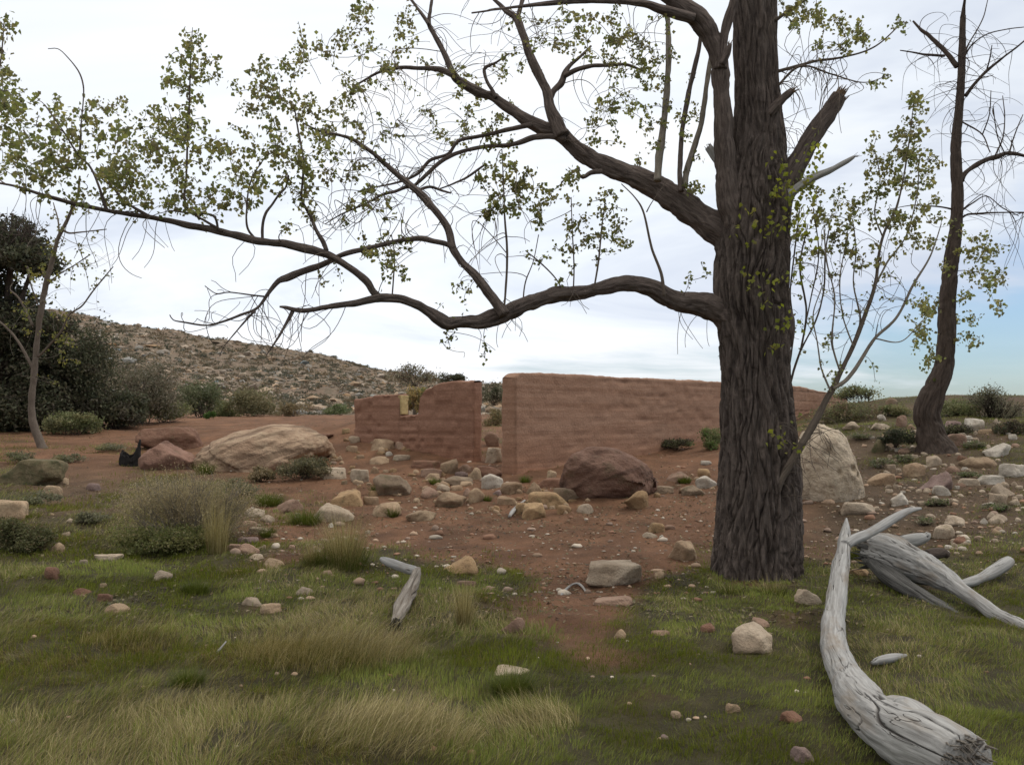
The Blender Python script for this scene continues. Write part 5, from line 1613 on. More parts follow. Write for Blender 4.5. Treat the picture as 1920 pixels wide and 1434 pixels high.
def build_left_tree():
    T = Tree()
    o = ground_at(78, 840)
    d = float(o[1])
    root = thing('young_tree', o, 'slender pale trunked tree with few leaves at the left, before the dark thicket', 'tree')
    T.limb('trunk', [(84, 850, 22), (78, 836, 17), (66, 805, 14), (60, 770, 12.5), (62, 730, 11.5), (66, 680, 11), (70, 630, 10), (76, 590, 11), (85, 540, 10), (97, 490, 9), (108, 450, 8), (122, 420, 7), (134, 395, 6), (146, 370, 5), (150, 330, 4)], d, d, M['twig'], root, 16, 0.04, 0.006, 30, o)
    for pts in [[(62, 690, 7), (50, 668, 6), (34, 640, 5), (16, 618, 4), (-4, 600, 3)], [(62, 610, 6), (52, 590, 5), (36, 560, 4), (20, 545, 3)], [(70, 670, 5), (90, 650, 4), (115, 620, 4), (130, 590, 3), (152, 575, 3), (175, 545, 3), (200, 515, 2.5), (212, 500, 2)],
                [(118, 430, 4), (130, 437, 3.5), (155, 435, 3), (200, 430, 2)], [(88, 535, 4), (110, 515, 3), (135, 500, 2.5), (165, 480, 2)], [(76, 585, 3), (60, 540, 3), (50, 500, 2)], [(112, 445, 4), (108, 410, 3), (100, 380, 2)]]:
        T.limb('branch', pts, d, d + rng.uniform(-.4, .4), M['twig'], root, 8, 0.05, 0.002, 40, o)
    T.grow([(60, 540, 44, 40, 21), (95, 500, 40, 40, 18), (110, 620, 34, 50, 21), (130, 660, 20, 40, 10), (150, 470, 30, 50, 8), (170, 520, 40, 30, 10), (40, 600, 30, 40, 10), (110, 430, 26, 30, 8), (150, 400, 26, 24, 6), (90, 690, 40, 40, 8)],
           leaf=True, up=-0.05, rbase=0.006, lsize=0.065, dj=0.3, maxlen=2.0, clump=(1, 3), gap=0.16)
    T.grow([(200, 470, 30, 60, 9), (130, 560, 40, 40, 8), (190, 560, 20, 40, 6), (20, 680, 30, 40, 6)], leaf=False, up=0.3, rbase=0.005, wig=0.06, curl=0.08, dj=0.3, maxlen=1.8)
    T.tw.build('twigs', M['bark_pale'], root, True, {'bk': 'FLOAT_VECTOR'}, o)
    T.leaves('crown', root, o, [(0.17, 0.165, 0.05), (0.13, 0.14, 0.05), (0.2, 0.18, 0.06)])


build_left_tree()


# ------------------------------------------------------------------ bleached dead wood
def crack_mask(bk, seed):
    q = np.stack([bk[:, 0] * 13, bk[:, 1] * 13, bk[:, 2] * 0.9], -1)
    q = q + np.stack([fbm(q * 1.3, 2, seed + 30), fbm(q * 1.3 + 9, 2, seed + 31), np.zeros(len(q))], -1) * 0.25
    n = vnoise(q, seed)
    return np.exp(-((n - 0.5) / 0.014) ** 2) * sstep(0.42, 0.6, vnoise(bk * np.array([3, 3, 2.2]) + 4, seed + 3))


def log_disp(amp, seed):
    def f(bk, r):
        q = np.stack([bk[:, 0] * 14, bk[:, 1] * 14, bk[:, 2] * 1.6], -1)
        crack = -crack_mask(bk, seed)
        return amp * (fbm(bk * np.array([5, 5, 1.5]), 4, seed + 5) * 1.1 + crack * 0.7 + fbm(q * 2.3, 3, seed + 8) * 0.35)
    return f


def log_part(name, pts, deps, parent, o, seed, segs=60, amp=0.014, flat=1.0, mat='drift', step=0.02, kr=0.25):
    pts = np.array(pts, float); deps = np.array(deps, float)
    P = at(pts[:, 0], pts[:, 1], deps); R = pts[:, 2] / 2 * deps / F
    P, R = catmull(P, R, step)
    if len(P) > 40: R = R * (1 + 0.10 * 1.5 * fbm(np.column_stack([np.arange(len(P)) * step * 5, np.zeros(len(P)) + seed, np.zeros(len(P))]), 3, seed))
    ld = log_disp(1.0, seed)
    V, q, t, bk = tube(P, R, segs, lambda b, r: ld(b, r) * np.minimum(amp, r * kr), True, flat)
    return link_mesh(name, V - o, q, t, M[mat], parent, True, {'bk': ('FLOAT_VECTOR', bk), 'ck': ('FLOAT', crack_mask(bk, seed) * (amp >= 0.012))}), P, R


def build_logs():
    # curved log reaching from the lower right corner up to a forked tip
    o = ground_at(1640, 1400)
    root = thing('dead_log', o, 'long bleached curved log with a forked raised tip, in the grass at the lower right', 'log')
    pts = [(1812, 1434, 108), (1792, 1424, 116), (1749, 1404, 118), (1700, 1382, 112), (1660, 1358, 96), (1628, 1332, 82), (1606, 1305, 72), (1591, 1278, 60), (1578, 1248, 53), (1566, 1220, 44), (1563, 1188, 38), (1564, 1160, 36), (1567, 1130, 34), (1573, 1088, 31), (1579, 1048, 26), (1584, 1012, 21), (1586, 990, 12), (1587, 972, 3)]
    dep = np.array([3.72, 3.78, 3.9, 4.05, 4.26, 4.5, 4.78, 5.08, 5.45, 5.8, 6.15, 6.45, 6.75, 7.1, 7.45, 7.75, 7.9, 8.05])
    b, P, R = log_part('log_body', pts, dep, root, o, 3, 220, 0.02, step=0.012)
    log_part('side_branch', [(1584, 1022, 20), (1600, 1012, 19), (1622, 1003, 18), (1650, 988, 17), (1676, 972, 15), (1700, 959, 13), (1714, 955, 10), (1726, 953, 6)], [7.62, 7.7, 7.8, 7.95, 8.1, 8.2, 8.28, 8.35], root, o, 8, 30, 0.006)
    log_part('burl', [(1640, 1330, 30), (1668, 1340, 66), (1700, 1350, 84), (1738, 1378, 84), (1776, 1402, 60)], [4.5, 4.36, 4.2, 4.03, 3.9], root, o, 13, 140, 0.0115, step=0.012)
    # torn butt end with a dark hollow
    S = Soup(); ax = P[0] - P[4]
    splinters(S, P[0], ax, R[0] * 1.0, 0.055, 150, 9, 0.03, 0.12)
    S.build('torn_end', M['drift_brown'], root, True, {'bk': 'FLOAT_VECTOR'}, o)
    log_part('knot', [(1690, 1338, 18), (1682, 1322, 20), (1690, 1312, 12), (1697, 1309, 5)], [4.2, 4.2, 4.2, 4.2], root, o, 18, 24, 0.006)

    # fallen hollow log
    o = ground_at(1760, 1110)
    root = thing('fallen_log', o, 'broad grey fallen log split along its underside, running off the right edge', 'log')
    pts = [(1628, 1030, 58), (1650, 1034, 66), (1686, 1045, 70), (1722, 1059, 58), (1752, 1074, 50), (1782, 1092, 41), (1810, 1112, 35), (1840, 1132, 30), (1870, 1153, 29), (1900, 1168, 30), (1930, 1182, 27), (2020, 1225, 24), (2120, 1270, 16)]
    dep = np.array([8.8, 8.7, 8.5, 8.3, 8.1, 7.9, 7.65, 7.4, 7.15, 6.95, 6.75, 6.3, 5.8])
    log_part('log_body', pts, dep, root, o, 23, 160, 0.04, step=0.014, kr=0.3)
    S = Soup(); a, b = at(1628, 1030, 8.8), at(1650, 1034, 8.7)
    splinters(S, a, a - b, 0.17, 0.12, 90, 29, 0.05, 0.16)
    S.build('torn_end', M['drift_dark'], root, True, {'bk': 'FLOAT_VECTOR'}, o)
    log_part('split_slab', [(1640, 1052, 30), (1668, 1078, 44), (1705, 1104, 42), (1750, 1130, 34), (1795, 1156, 24), (1840, 1176, 8)], [8.6, 8.35, 8.05, 7.75, 7.45, 7.2], root, o, 33, 70, 0.03, 0.7, mat='drift_dark')  # inner hollow, its shade painted by the dark wood tone
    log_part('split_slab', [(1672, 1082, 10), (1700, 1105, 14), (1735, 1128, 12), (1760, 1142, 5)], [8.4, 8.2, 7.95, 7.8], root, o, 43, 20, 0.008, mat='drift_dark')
    log_part('broken_rim', [(1690, 1016, 24), (1715, 1012, 26), (1736, 1006, 18), (1741, 998, 8)], [8.8, 8.8, 8.8, 8.8], root, o, 53, 30, 0.012)
    log_part('root_stub', [(1736, 1042, 22), (1752, 1038, 22), (1768, 1036, 18), (1778, 1042, 12)], [9.0, 9.05, 9.1, 9.1], root, o, 63, 30, 0.012, mat='bark_dark')
    log_part('side_branch', [(1796, 1096, 13), (1815, 1092, 15), (1835, 1085, 17), (1858, 1074, 20), (1878, 1062, 21), (1892, 1052, 19)], [8.15, 8.25, 8.35, 8.5, 8.6, 8.7], root, o, 73, 30, 0.006)

    # bent driftwood piece
    o = ground_at(750, 1178)
    root = thing('broken_branch', o, 'bent bleached piece of branch with a dark rotten end, lying left of centre', 'branch')
    da, db = 9.3, 7.35
    log_part('log_body', [(784, 1066, 12), (782, 1074, 22), (775, 1092, 27), (767, 1110, 30), (758, 1128, 31), (750, 1145, 29), (744, 1160, 25), (740, 1170, 18)], np.linspace(8.2, 6.95, 8), root, o, 83, 90, 0.03, step=0.012, kr=0.5, mat='drift_brown')
    log_part('bent_arm', [(716, 1048, 8), (724, 1052, 13), (740, 1058, 16), (757, 1064, 17), (774, 1069, 18), (784, 1071, 13)], np.linspace(8.6, 8.2, 6), root, o, 93, 40, 0.012, kr=0.35)
    S = Soup(); a, b = at(740, 1170, 6.93), at(747, 1152, 7.06)
    splinters(S, a, a - b, 0.05, 0.10, 26, 19)
    S.build('rotten_end', M['char'], root, True, {'bk': 'FLOAT_VECTOR'}, o)

    o = ground_at(1668, 1246)
    root = thing('small_log', o, 'short bleached stick half sunk in grass right of the curved log', 'log')
    log_part('log_body', [(1634, 1243, 6), (1644, 1239, 13), (1662, 1235, 17), (1682, 1231, 14), (1699, 1228, 5)], [5.85, 5.87, 5.9, 5.95, 6.0], root, o, 103, 24, 0.006)
    o = ground_at(972, 962)
    root = thing('dry_stick', o, 'grey weathered stick between the stones in front of the long wall', 'stick')
    log_part('stick_body', [(955, 968, 6), (962, 958, 8), (972, 948, 6), (984, 938, 3)], [12.4, 12.7, 13.1, 13.6], root, o, 113, 14, 0.006)
    o = ground_at(1070, 1108)
    root = thing('dry_stick', o, 'thin bent grey stick on the earth below the large pale flat topped stone', 'stick')
    log_part('stick_body', [(1046, 1126, 3), (1058, 1108, 5), (1072, 1096, 4), (1085, 1094, 5), (1096, 1105, 4), (1104, 1124, 3)], [8.0, 8.3, 8.6, 8.65, 8.4, 8.05], root, o, 123, 10, 0.002)
    o = ground_at(408, 1222)
    root = thing('dry_stick', o, 'thin white stick poking out of the straw grass at left', 'stick')
    log_part('stick_body', [(400, 1238, 3.5), (408, 1222, 4), (416, 1212, 3), (424, 1202, 2)], [6.0, 6.0, 6.02, 6.05], root, o, 133, 10, 0.002)


build_logs()


def build_stump():
    o = ground_at(244, 876)
    d = float(o[1]) + 0.15
    root = thing('burnt_stump', o, 'small black burnt hollow stump with a jagged rim, beside the wedge shaped boulder', 'stump')
    n, rows = 72, 14
    r = 19 * d / F
    c = at(244, 874, d); c[2] = float(gz(c[0], c[1])) - 0.04
    th = np.linspace(0, 2 * np.pi, n, endpoint=False)
    # high at the left and right sides, low in front
    ht = (0.20 + 0.30 * np.clip(np.cos(th - 0.2), 0, 1) ** 3 + 0.10 * np.clip(-np.cos(th), 0, 1) ** 3 + 0.06 * np.clip(np.sin(th), 0, 1)) + 0.07 * (vnoise(np.column_stack([np.cos(th) * 4, np.sin(th) * 4, th * 0]), 5) - 0.5)
    S = Soup()
    for inner in (0, 1):
        k = np.linspace(0, 1, rows)[:, None]
        rr = r * (1.06 - 0.12 * k) * (1 + 0.10 * fbm(np.stack(np.broadcast_arrays(np.cos(th)[None] * 2, np.sin(th)[None] * 2, k * 3), -1), 3, 9)) - inner * (0.035 + 0.02 * (1 - k))
        V = np.stack([c[0] + np.cos(th)[None] * rr, c[1] + np.sin(th)[None] * rr * 0.8, c[2] + k * ht[None]], -1)
        i = np.arange(rows - 1)[:, None] * n; jn = np.arange(n)[None]
        q = np.stack([i + jn, i + (jn + 1) % n, i + n + (jn + 1) % n, i + n + jn], -1).reshape(-1, 4)
        S.add(V, q if not inner else q[:, ::-1], bk=V.reshape(-1, 3) - c)
    a = (rows - 1) * n + np.arange(n); b = (rows - 1) * n + (np.arange(n) + 1) % n; m = rows * n
    S.Q.append(np.stack([a, b, b + m, a + m], -1))
    S.build('stump_shell', M['char'], root, True, {'bk': 'FLOAT_VECTOR'}, o)


build_stump()


# ------------------------------------------------------------------ shrubs and clumps
def shrub(name, px, by, w, h, n, palette, label, cat='bush', group=None, leaf=0.05, lumps=14, stems=16, depth=None, dk=0.9, thin=0.0, lean=0.0, stem_mat='bark_dark', flat=0.0, hang=0.0, shape=0.6, twigs=0, dens_low=True, tone=1.55):
    """rounded plant w x h photo pixels standing at (px, by)"""
    g = ground_at(px, by) if depth is None else at(px, by, depth)
    d = g[1]; mpp = d / F
    W, H = w * mpp, h * mpp * 1.02
    D = W * dk
    c = g + np.array([0, D * 0.35, 0]); 
    if depth is None: c[2] = float(gz(c[0], c[1]))
    H = max(at(px, by - h, c[1])[2] - c[2], H * 0.5)
    root = thing(name, c, label, cat, group)
    r = rng
    S = Soup()
    tips = []
    for k in range(lumps):
        a = r.uniform(0, 2 * np.pi); q = math.sqrt(r.random()) * 0.78
        zz = r.uniform(0.25, 0.85) * math.sqrt(max(0.05, 1 - (q * 0.9) ** 2)) if dens_low else r.uniform(0.55, 0.9) * math.sqrt(max(0.05, 1 - (q * 0.9) ** 2))
        tips.append((math.cos(a) * q * W / 2 + lean * zz * H, math.sin(a) * q * D / 2, zz * H, r.uniform(0.20, 0.36)))
    # woody stems
    for k in range(stems):
        t = tips[k % len(tips)]
        e = np.array(t[:3]) + r.normal(0, 0.12, 3) * np.array([W, D, H]) * 0.6
        e[2] = max(e[2], 0.15 * H)
        s0 = np.array([r.normal(0, 0.06) * W, r.normal(0, 0.06) * D, -0.04])
        t_ = np.linspace(0, 1, 7)[:, None]
        P = s0 * (1 - t_) + e * t_ + np.sin(t_ * np.pi) * np.array([r.normal(0, .06) * W, r.normal(0, .06) * D, 0.08 * H])
        R = np.linspace(max(0.006, 0.010 * H), 0.0025, 7)
        V, q, tt, bk = tube(P, R, 5, None, False)
        S.add(V, q, tt, bk=bk)
    for k in range(twigs):
        t = tips[r.integers(0, len(tips))]
        s0 = np.array(t[:3]) * np.array([0.8, 0.8, r.uniform(0.4, 0.9)])
        dirn = np.array([s0[0] / (W / 2 + .01) + r.normal(0, .4), s0[1] / (D / 2 + .01) + r.normal(0, .4), r.uniform(0.5, 1.5)]); dirn /= np.linalg.norm(dirn)
        l = r.uniform(0.2, 0.5) * H
        t_ = np.linspace(0, 1, 5)[:, None]
        P = s0 + dirn * l * t_ + np.sin(t_ * 2.5) * r.normal(0, 0.06, 3) * l * 2
        V, q, tt, bk = tube(P, np.linspace(max(0.004, 0.0016 * d / 6), 0.002, 5), 4, None, False)
        S.add(V, q, tt, bk=bk)
    S.build('stems', M[stem_mat], root, True, {'bk': 'FLOAT_VECTOR'})
    if n:
        tp = np.array(tips)
        k = r.integers(0, len(tp), n)
        dirs = r.standard_normal((n, 3)); dirs /= np.linalg.norm(dirs, axis=1)[:, None]
        rad = tp[k, 3][:, None] * (r.uniform(0.15, 1.0, (n, 1)) ** 0.6 + np.where(r.random((n, 1)) < 0.16, r.uniform(0, 0.7, (n, 1)), 0))
        C = tp[k, :3] + dirs * rad * np.array([W * 0.75, D * 0.75, H * 0.85])
        lowm = C[:, 2] > 0.02
        C = C[lowm]
        if thin:
            keep = vnoise(C * (3.0 / max(W, 0.3)) * 2.2 + 9, 3) > thin
            C = C[keep]
        leaf_mesh('foliage', C, leaf * r.uniform(0.6, 1.3, len(C)), np.array(palette) * tone, M['shrub'], root, hang, shape)
    return root


DK = [(0.042, 0.046, 0.026), (0.032, 0.037, 0.022), (0.056, 0.054, 0.032), (0.046, 0.038, 0.027)]
OLIVE = [(0.12, 0.125, 0.06), (0.10, 0.11, 0.05), (0.15, 0.14, 0.072), (0.085, 0.085, 0.046)]
SAGE = [(0.12, 0.115, 0.075), (0.095, 0.095, 0.06), (0.14, 0.125, 0.085), (0.075, 0.075, 0.045)]
GREEN = [(0.065, 0.10, 0.030), (0.05, 0.085, 0.024), (0.08, 0.115, 0.036)]
BROWN = [(0.105, 0.075, 0.05), (0.13, 0.095, 0.06), (0.08, 0.06, 0.04)]
OLIVE2 = [(0.064, 0.066, 0.038), (0.050, 0.054, 0.032), (0.076, 0.07, 0.043), (0.058, 0.05, 0.036)]
YELLOW = [(0.27, 0.19, 0.085), (0.22, 0.165, 0.075), (0.17, 0.14, 0.06)]


def evergreen():
    """dark tall tree at the left edge: a dense lower crown, a gap, a rounder top and twiggy summit"""
    base = at(5, 812, 24.5); base[2] = float(gz(base[0], base[1]))
    root = thing('evergreen_tree', base, 'tall dark dense tree cut by the left edge, above the thicket', 'tree')
    d = 24.5; mpp = d / F
    S = Soup()
    for pts in ([(0, 815, 26), (4, 700, 22), (12, 600, 17), (18, 520, 12), (24, 440, 6), (24, 400, 3)], [(6, 640, 14), (40, 560, 9), (64, 490, 5)], [(10, 600, 14), (-30, 520, 9), (-50, 450, 5)], [(2, 720, 12), (50, 660, 8), (90, 620, 4)], [(2, 720, 12), (-50, 650, 8)]):
        p = np.array(pts, float)
        P = at(p[:, 0], p[:, 1], np.full(len(p), d)); R = p[:, 2] / 2 * mpp
        P, R = catmull(P, R, 0.1)
        V, q, t, bk = tube(P, R, 14, None, True)
        S.add(V, q, t, bk=bk)
    S.build('trunk', M['bark_dark'], root, True, {'bk': 'FLOAT_VECTOR'}, base)
    C = []
    for cx, cy, rx, ry, n in [(20, 470, 70, 36, 5200), (60, 490, 40, 26, 2200), (-40, 500, 60, 60, 3000), (0, 580, 70, 56, 5200), (40, 620, 66, 50, 4200), (-40, 650, 70, 80, 4200), (30, 700, 80, 60, 6000), (80, 690, 50, 70, 3500), (20, 770, 90, 46, 5000), (20, 430, 50, 26, 900), (110, 610, 22, 20, 500)]:
        dirs = rng.standard_normal((n, 3)); dirs /= np.linalg.norm(dirs, axis=1)[:, None]
        r = rng.uniform(0.2, 1, (n, 1)) ** 0.5 * np.where(rng.random((n, 1)) < 0.2, rng.uniform(1, 1.45, (n, 1)), 1)
        c = at(cx, cy, d + rng.normal(0, .4))
        C.append(c + dirs * r * np.array([rx * mpp, 1.3, ry * mpp]))
    C = np.concatenate(C)
    C = C[vnoise(C * 2.2, 8) + 0.5 * vnoise(C * 6, 9) > 0.42]
    leaf_mesh('crown', C - base, 0.13 * rng.uniform(0.6, 1.3, len(C)), np.array(DK + OLIVE2) * 1.25, M['shrub'], root, 0, 0.6)
    T = Soup()
    for k in range(420):
        p0 = at(rng.uniform(-40, 62), rng.uniform(430, 470), d + rng.normal(0, .7)); 
        an = rng.normal(0, 0.75); l = rng.uniform(0.3, 1.0)
        dirn = np.array([math.sin(an), rng.normal(0, .3), math.cos(an)])
        t_ = np.linspace(0, 1, 7)[:, None]
        l *= 0.62
        P = p0 + dirn * l * t_ + np.sin(t_ * 4 + rng.uniform(0, 3)) * rng.normal(0, .07, 3)
        V, q, tt, bk = tube(P, np.linspace(0.008, 0.004, 7), 4, None, False)
        T.add(V, q, tt, bk=bk)
    T.build('bare_twigs', M['bark_dark'], root, True, {'bk': 'FLOAT_VECTOR'}, base)


evergreen()
TH = 'bushes of the thicket at the left'
shrub('bush', 120, 806, 160, 205, 13000, OLIVE2, 'dark tall bush right behind the pale young trunk', group=TH, leaf=0.09, lumps=22, depth=24.5)
shrub('bush', 240, 798, 170, 140, 11000, [(0.115, 0.10, 0.07), (0.09, 0.085, 0.056), (0.13, 0.11, 0.08)], 'greyish broad bush of the thicket below the rocky hill', group=TH, leaf=0.075, lumps=22, depth=27, thin=0.34, twigs=120)
shrub('bush', 190, 806, 150, 80, 7000, OLIVE2, 'low dark shrub in the shade before the greyish broad bush', group=TH, leaf=0.11, depth=25.0)
shrub('bush', 120, 818, 120, 46, 3600, OLIVE, 'low olive growth at the foot of the dark tall bush', group=TH, leaf=0.07, depth=23.0)
shrub('bush', 290, 792, 110, 46, 3600, OLIVE, 'low olive bush at the right end of the thicket, on the path edge', group=TH, leaf=0.075, depth=28)
shrub('bush', 370, 786, 90, 84, 5200, [(0.085, 0.095, 0.052), (0.07, 0.08, 0.042), (0.10, 0.10, 0.06)], 'dark green rounded bush at the foot of the hill, twin topped', group=TH, leaf=0.085, lumps=18, depth=33)
shrub('bush', 470, 784, 100, 62, 5200, [(0.125, 0.115, 0.062), (0.105, 0.10, 0.054), (0.14, 0.12, 0.07)], 'olive dome shaped bush at the foot of the hill', group=TH, leaf=0.085, lumps=18, depth=35)
shrub('bush', 415, 786, 60, 40, 2600, OLIVE, 'small bush between the twin topped and the dome shaped ones', group=TH, leaf=0.085, depth=35.5)
shrub('bush', 545, 782, 66, 34, 2200, [(0.15, 0.115, 0.065), (0.12, 0.10, 0.06)], 'brownish dry bush right of the dome shaped one', group=TH, leaf=0.085, depth=37, thin=0.3)
shrub('bush', 635, 778, 56, 22, 1800, [(0.09, 0.11, 0.05), (0.12, 0.12, 0.07)], 'small pale green bush left of the low earth wall', group=TH, leaf=0.08, depth=36)
shrub('yucca', 390, 784, 20, 18, 420, GREEN, 'small spiky green plant on the edge of the red path', 'plant', leaf=0.16, lumps=4, stems=3, depth=30.5, shape=0.16, hang=-0.6)
shrub('bush', 20, 1040, 110, 70, 6000, [(0.085, 0.08, 0.038), (0.065, 0.066, 0.03), (0.11, 0.085, 0.05)], 'dark bush cut by the left edge, above the green grass', leaf=0.035, lumps=16)
shrub('bush', 560, 905, 110, 50, 5000, [(0.10, 0.085, 0.05), (0.075, 0.07, 0.038), (0.13, 0.11, 0.065), (0.05, 0.05, 0.03)], 'brown green dry bush growing against the front of the huge dome boulder', leaf=0.045, lumps=14, twigs=120)
shrub('bush', 480, 906, 60, 34, 1800, [(0.16, 0.125, 0.075), (0.11, 0.09, 0.05)], 'small straw coloured bush left of the dry bush at the huge dome', leaf=0.045, twigs=70)
shrub('bush', 776, 776, 52, 54, 3600, YELLOW + [(0.11, 0.125, 0.05)], 'yellow straw topped bush seen through the notch of the red wall', leaf=0.06, depth=24.5, lumps=16, twigs=120, stem_mat='bark_pale')
shrub('bush', 776, 722, 110, 40, 2600, BROWN + SAGE, 'brown half bare bush rising above the ruin, on the hill', leaf=0.11, depth=48, thin=0.35, twigs=140)
shrub('bush', 850, 722, 70, 30, 1600, DK, 'small dark juniper like bush above the broken wall top', leaf=0.10, depth=44, lumps=8, twigs=24)
shrub('bush', 925, 758, 60, 44, 2600, DK + SAGE, 'dark bush seen high in the doorway gap', leaf=0.08, depth=40)
shrub('bush', 928, 806, 50, 42, 2000, [(0.17, 0.12, 0.07), (0.13, 0.11, 0.055), (0.10, 0.09, 0.05)], 'low yellowish bush seen in the middle of the doorway gap', leaf=0.05, depth=25)
shrub('bush', 36, 812, 150, 110, 8000, OLIVE2, 'dark bush at the left edge under the tall dark tree', group=TH, leaf=0.11, lumps=20, depth=23.6)
RB = 'shrubs along the top of the right bank'
shrub('bush', 1622, 760, 100, 40, 1500, OLIVE, 'thin twiggy shrub on the skyline right of the long wall end', group=RB, leaf=0.06, twigs=260, depth=24.5, dens_low=False)
shrub('bush', 1605, 796, 120, 46, 5200, OLIVE + BROWN, 'low olive shrub below the skyline at the end of the long wall', group=RB, leaf=0.05, depth=20.5, lumps=18)
shrub('bush', 1690, 782, 90, 26, 2600, OLIVE + [(0.14, 0.11, 0.06)], 'flat grassy shrub left of the dark leaning trunk, on the crest', group=RB, leaf=0.05, depth=20.5)
shrub('bush', 1808, 788, 90, 42, 3000, OLIVE, 'green shrub right of the dark leaning trunk, with arching bare twigs', group=RB, leaf=0.05, twigs=110, depth=19.8)
shrub('bush', 1884, 800, 100, 80, 3200, SAGE + [(0.07, 0.06, 0.045)], 'tall grey twiggy shrub at the right edge of the skyline', group=RB, leaf=0.05, twigs=330, depth=19.5, stems=40)
shrub('bush', 1810, 820, 80, 30, 2600, DK + OLIVE, 'dark low shrub below the crest, right of the pink angular stone', group=RB, leaf=0.04, depth=17.3)
shrub('bush', 1906, 826, 70, 40, 2600, DK + BROWN, 'dark brown shrub at the right edge below the crest', group=RB, leaf=0.045, depth=17)
shrub('bush', 1690, 836, 66, 34, 2600, DK, 'dark shrub left of the swollen foot of the leaning tree', group=RB, leaf=0.04, depth=16.2)
shrub('bush', 1272, 842, 70, 24, 2400, DK + OLIVE, 'low dark green plant on the bank under the long wall', leaf=0.04, depth=19.3)
shrub('bush', 1338, 846, 50, 44, 2600, GREEN + OLIVE, 'green weed patch at the left of the trunk, under the long wall', leaf=0.04, depth=18.6)
shrub('bush', 1592, 972, 60, 20, 1200, OLIVE, 'small weed below the big whitish boulder', leaf=0.03, depth=12.3)


# ------------------------------------------------------------------ grass
def blades(B, L, lean_dir, lean, wid, col0, col1, seg=3, twist=0.6):
    """B base points, L lengths, lean_dir angle, lean 0..1.2 (radians at the tip), colours base and tip"""
    n = len(B)
    t = np.linspace(0, 1, seg + 1)
    dirx = np.stack([np.cos(lean_dir), np.sin(lean_dir), np.zeros(n)], -1)
    sx = np.stack([-np.sin(lean_dir), np.cos(lean_dir), np.zeros(n)], -1)
    a = rng.uniform(-twist, twist, n)[:, None]
    side = sx * np.cos(a) + dirx * np.sin(a)
    pos = B.copy()
    V = []
    C = []
    for k in range(seg + 1):
        if k:
            ang = lean * (0.35 + 0.65 * (k / seg))
            st = L / seg
            pos = pos + dirx * (np.sin(ang) * st)[:, None] + np.array([0, 0, 1.0]) * (np.cos(ang) * st)[:, None]
        w = (wid * (1 - (k / seg) ** 1.5 * 0.92))[:, None]
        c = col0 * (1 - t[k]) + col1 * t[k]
        if k < seg:
            V += [pos - side * w, pos + side * w]; C += [c, c]
        else:
            V += [pos]; C += [c]
    V = np.stack(V, 1); C = np.stack(C, 1)
    m = V.shape[1]
    i = np.arange(n)[:, None] * m
    Q = np.concatenate([i + np.array([[2 * k, 2 * k + 1, 2 * k + 3, 2 * k + 2]]) for k in range(seg - 1)]) if seg > 1 else None
    T = i + np.array([[2 * seg - 2, 2 * seg - 1, 2 * seg]])
    return V.reshape(-1, 3), Q, T, np.concatenate([C.reshape(-1, 3), np.ones((n * m, 1))], 1)


G_GREEN = np.array([[0.13, 0.16, 0.029], [0.10, 0.132, 0.025], [0.165, 0.18, 0.041], [0.122, 0.132, 0.031]])
G_STRAW = np.array([[0.31, 0.255, 0.115], [0.24, 0.20, 0.082], [0.42, 0.355, 0.185], [0.19, 0.15, 0.06]])


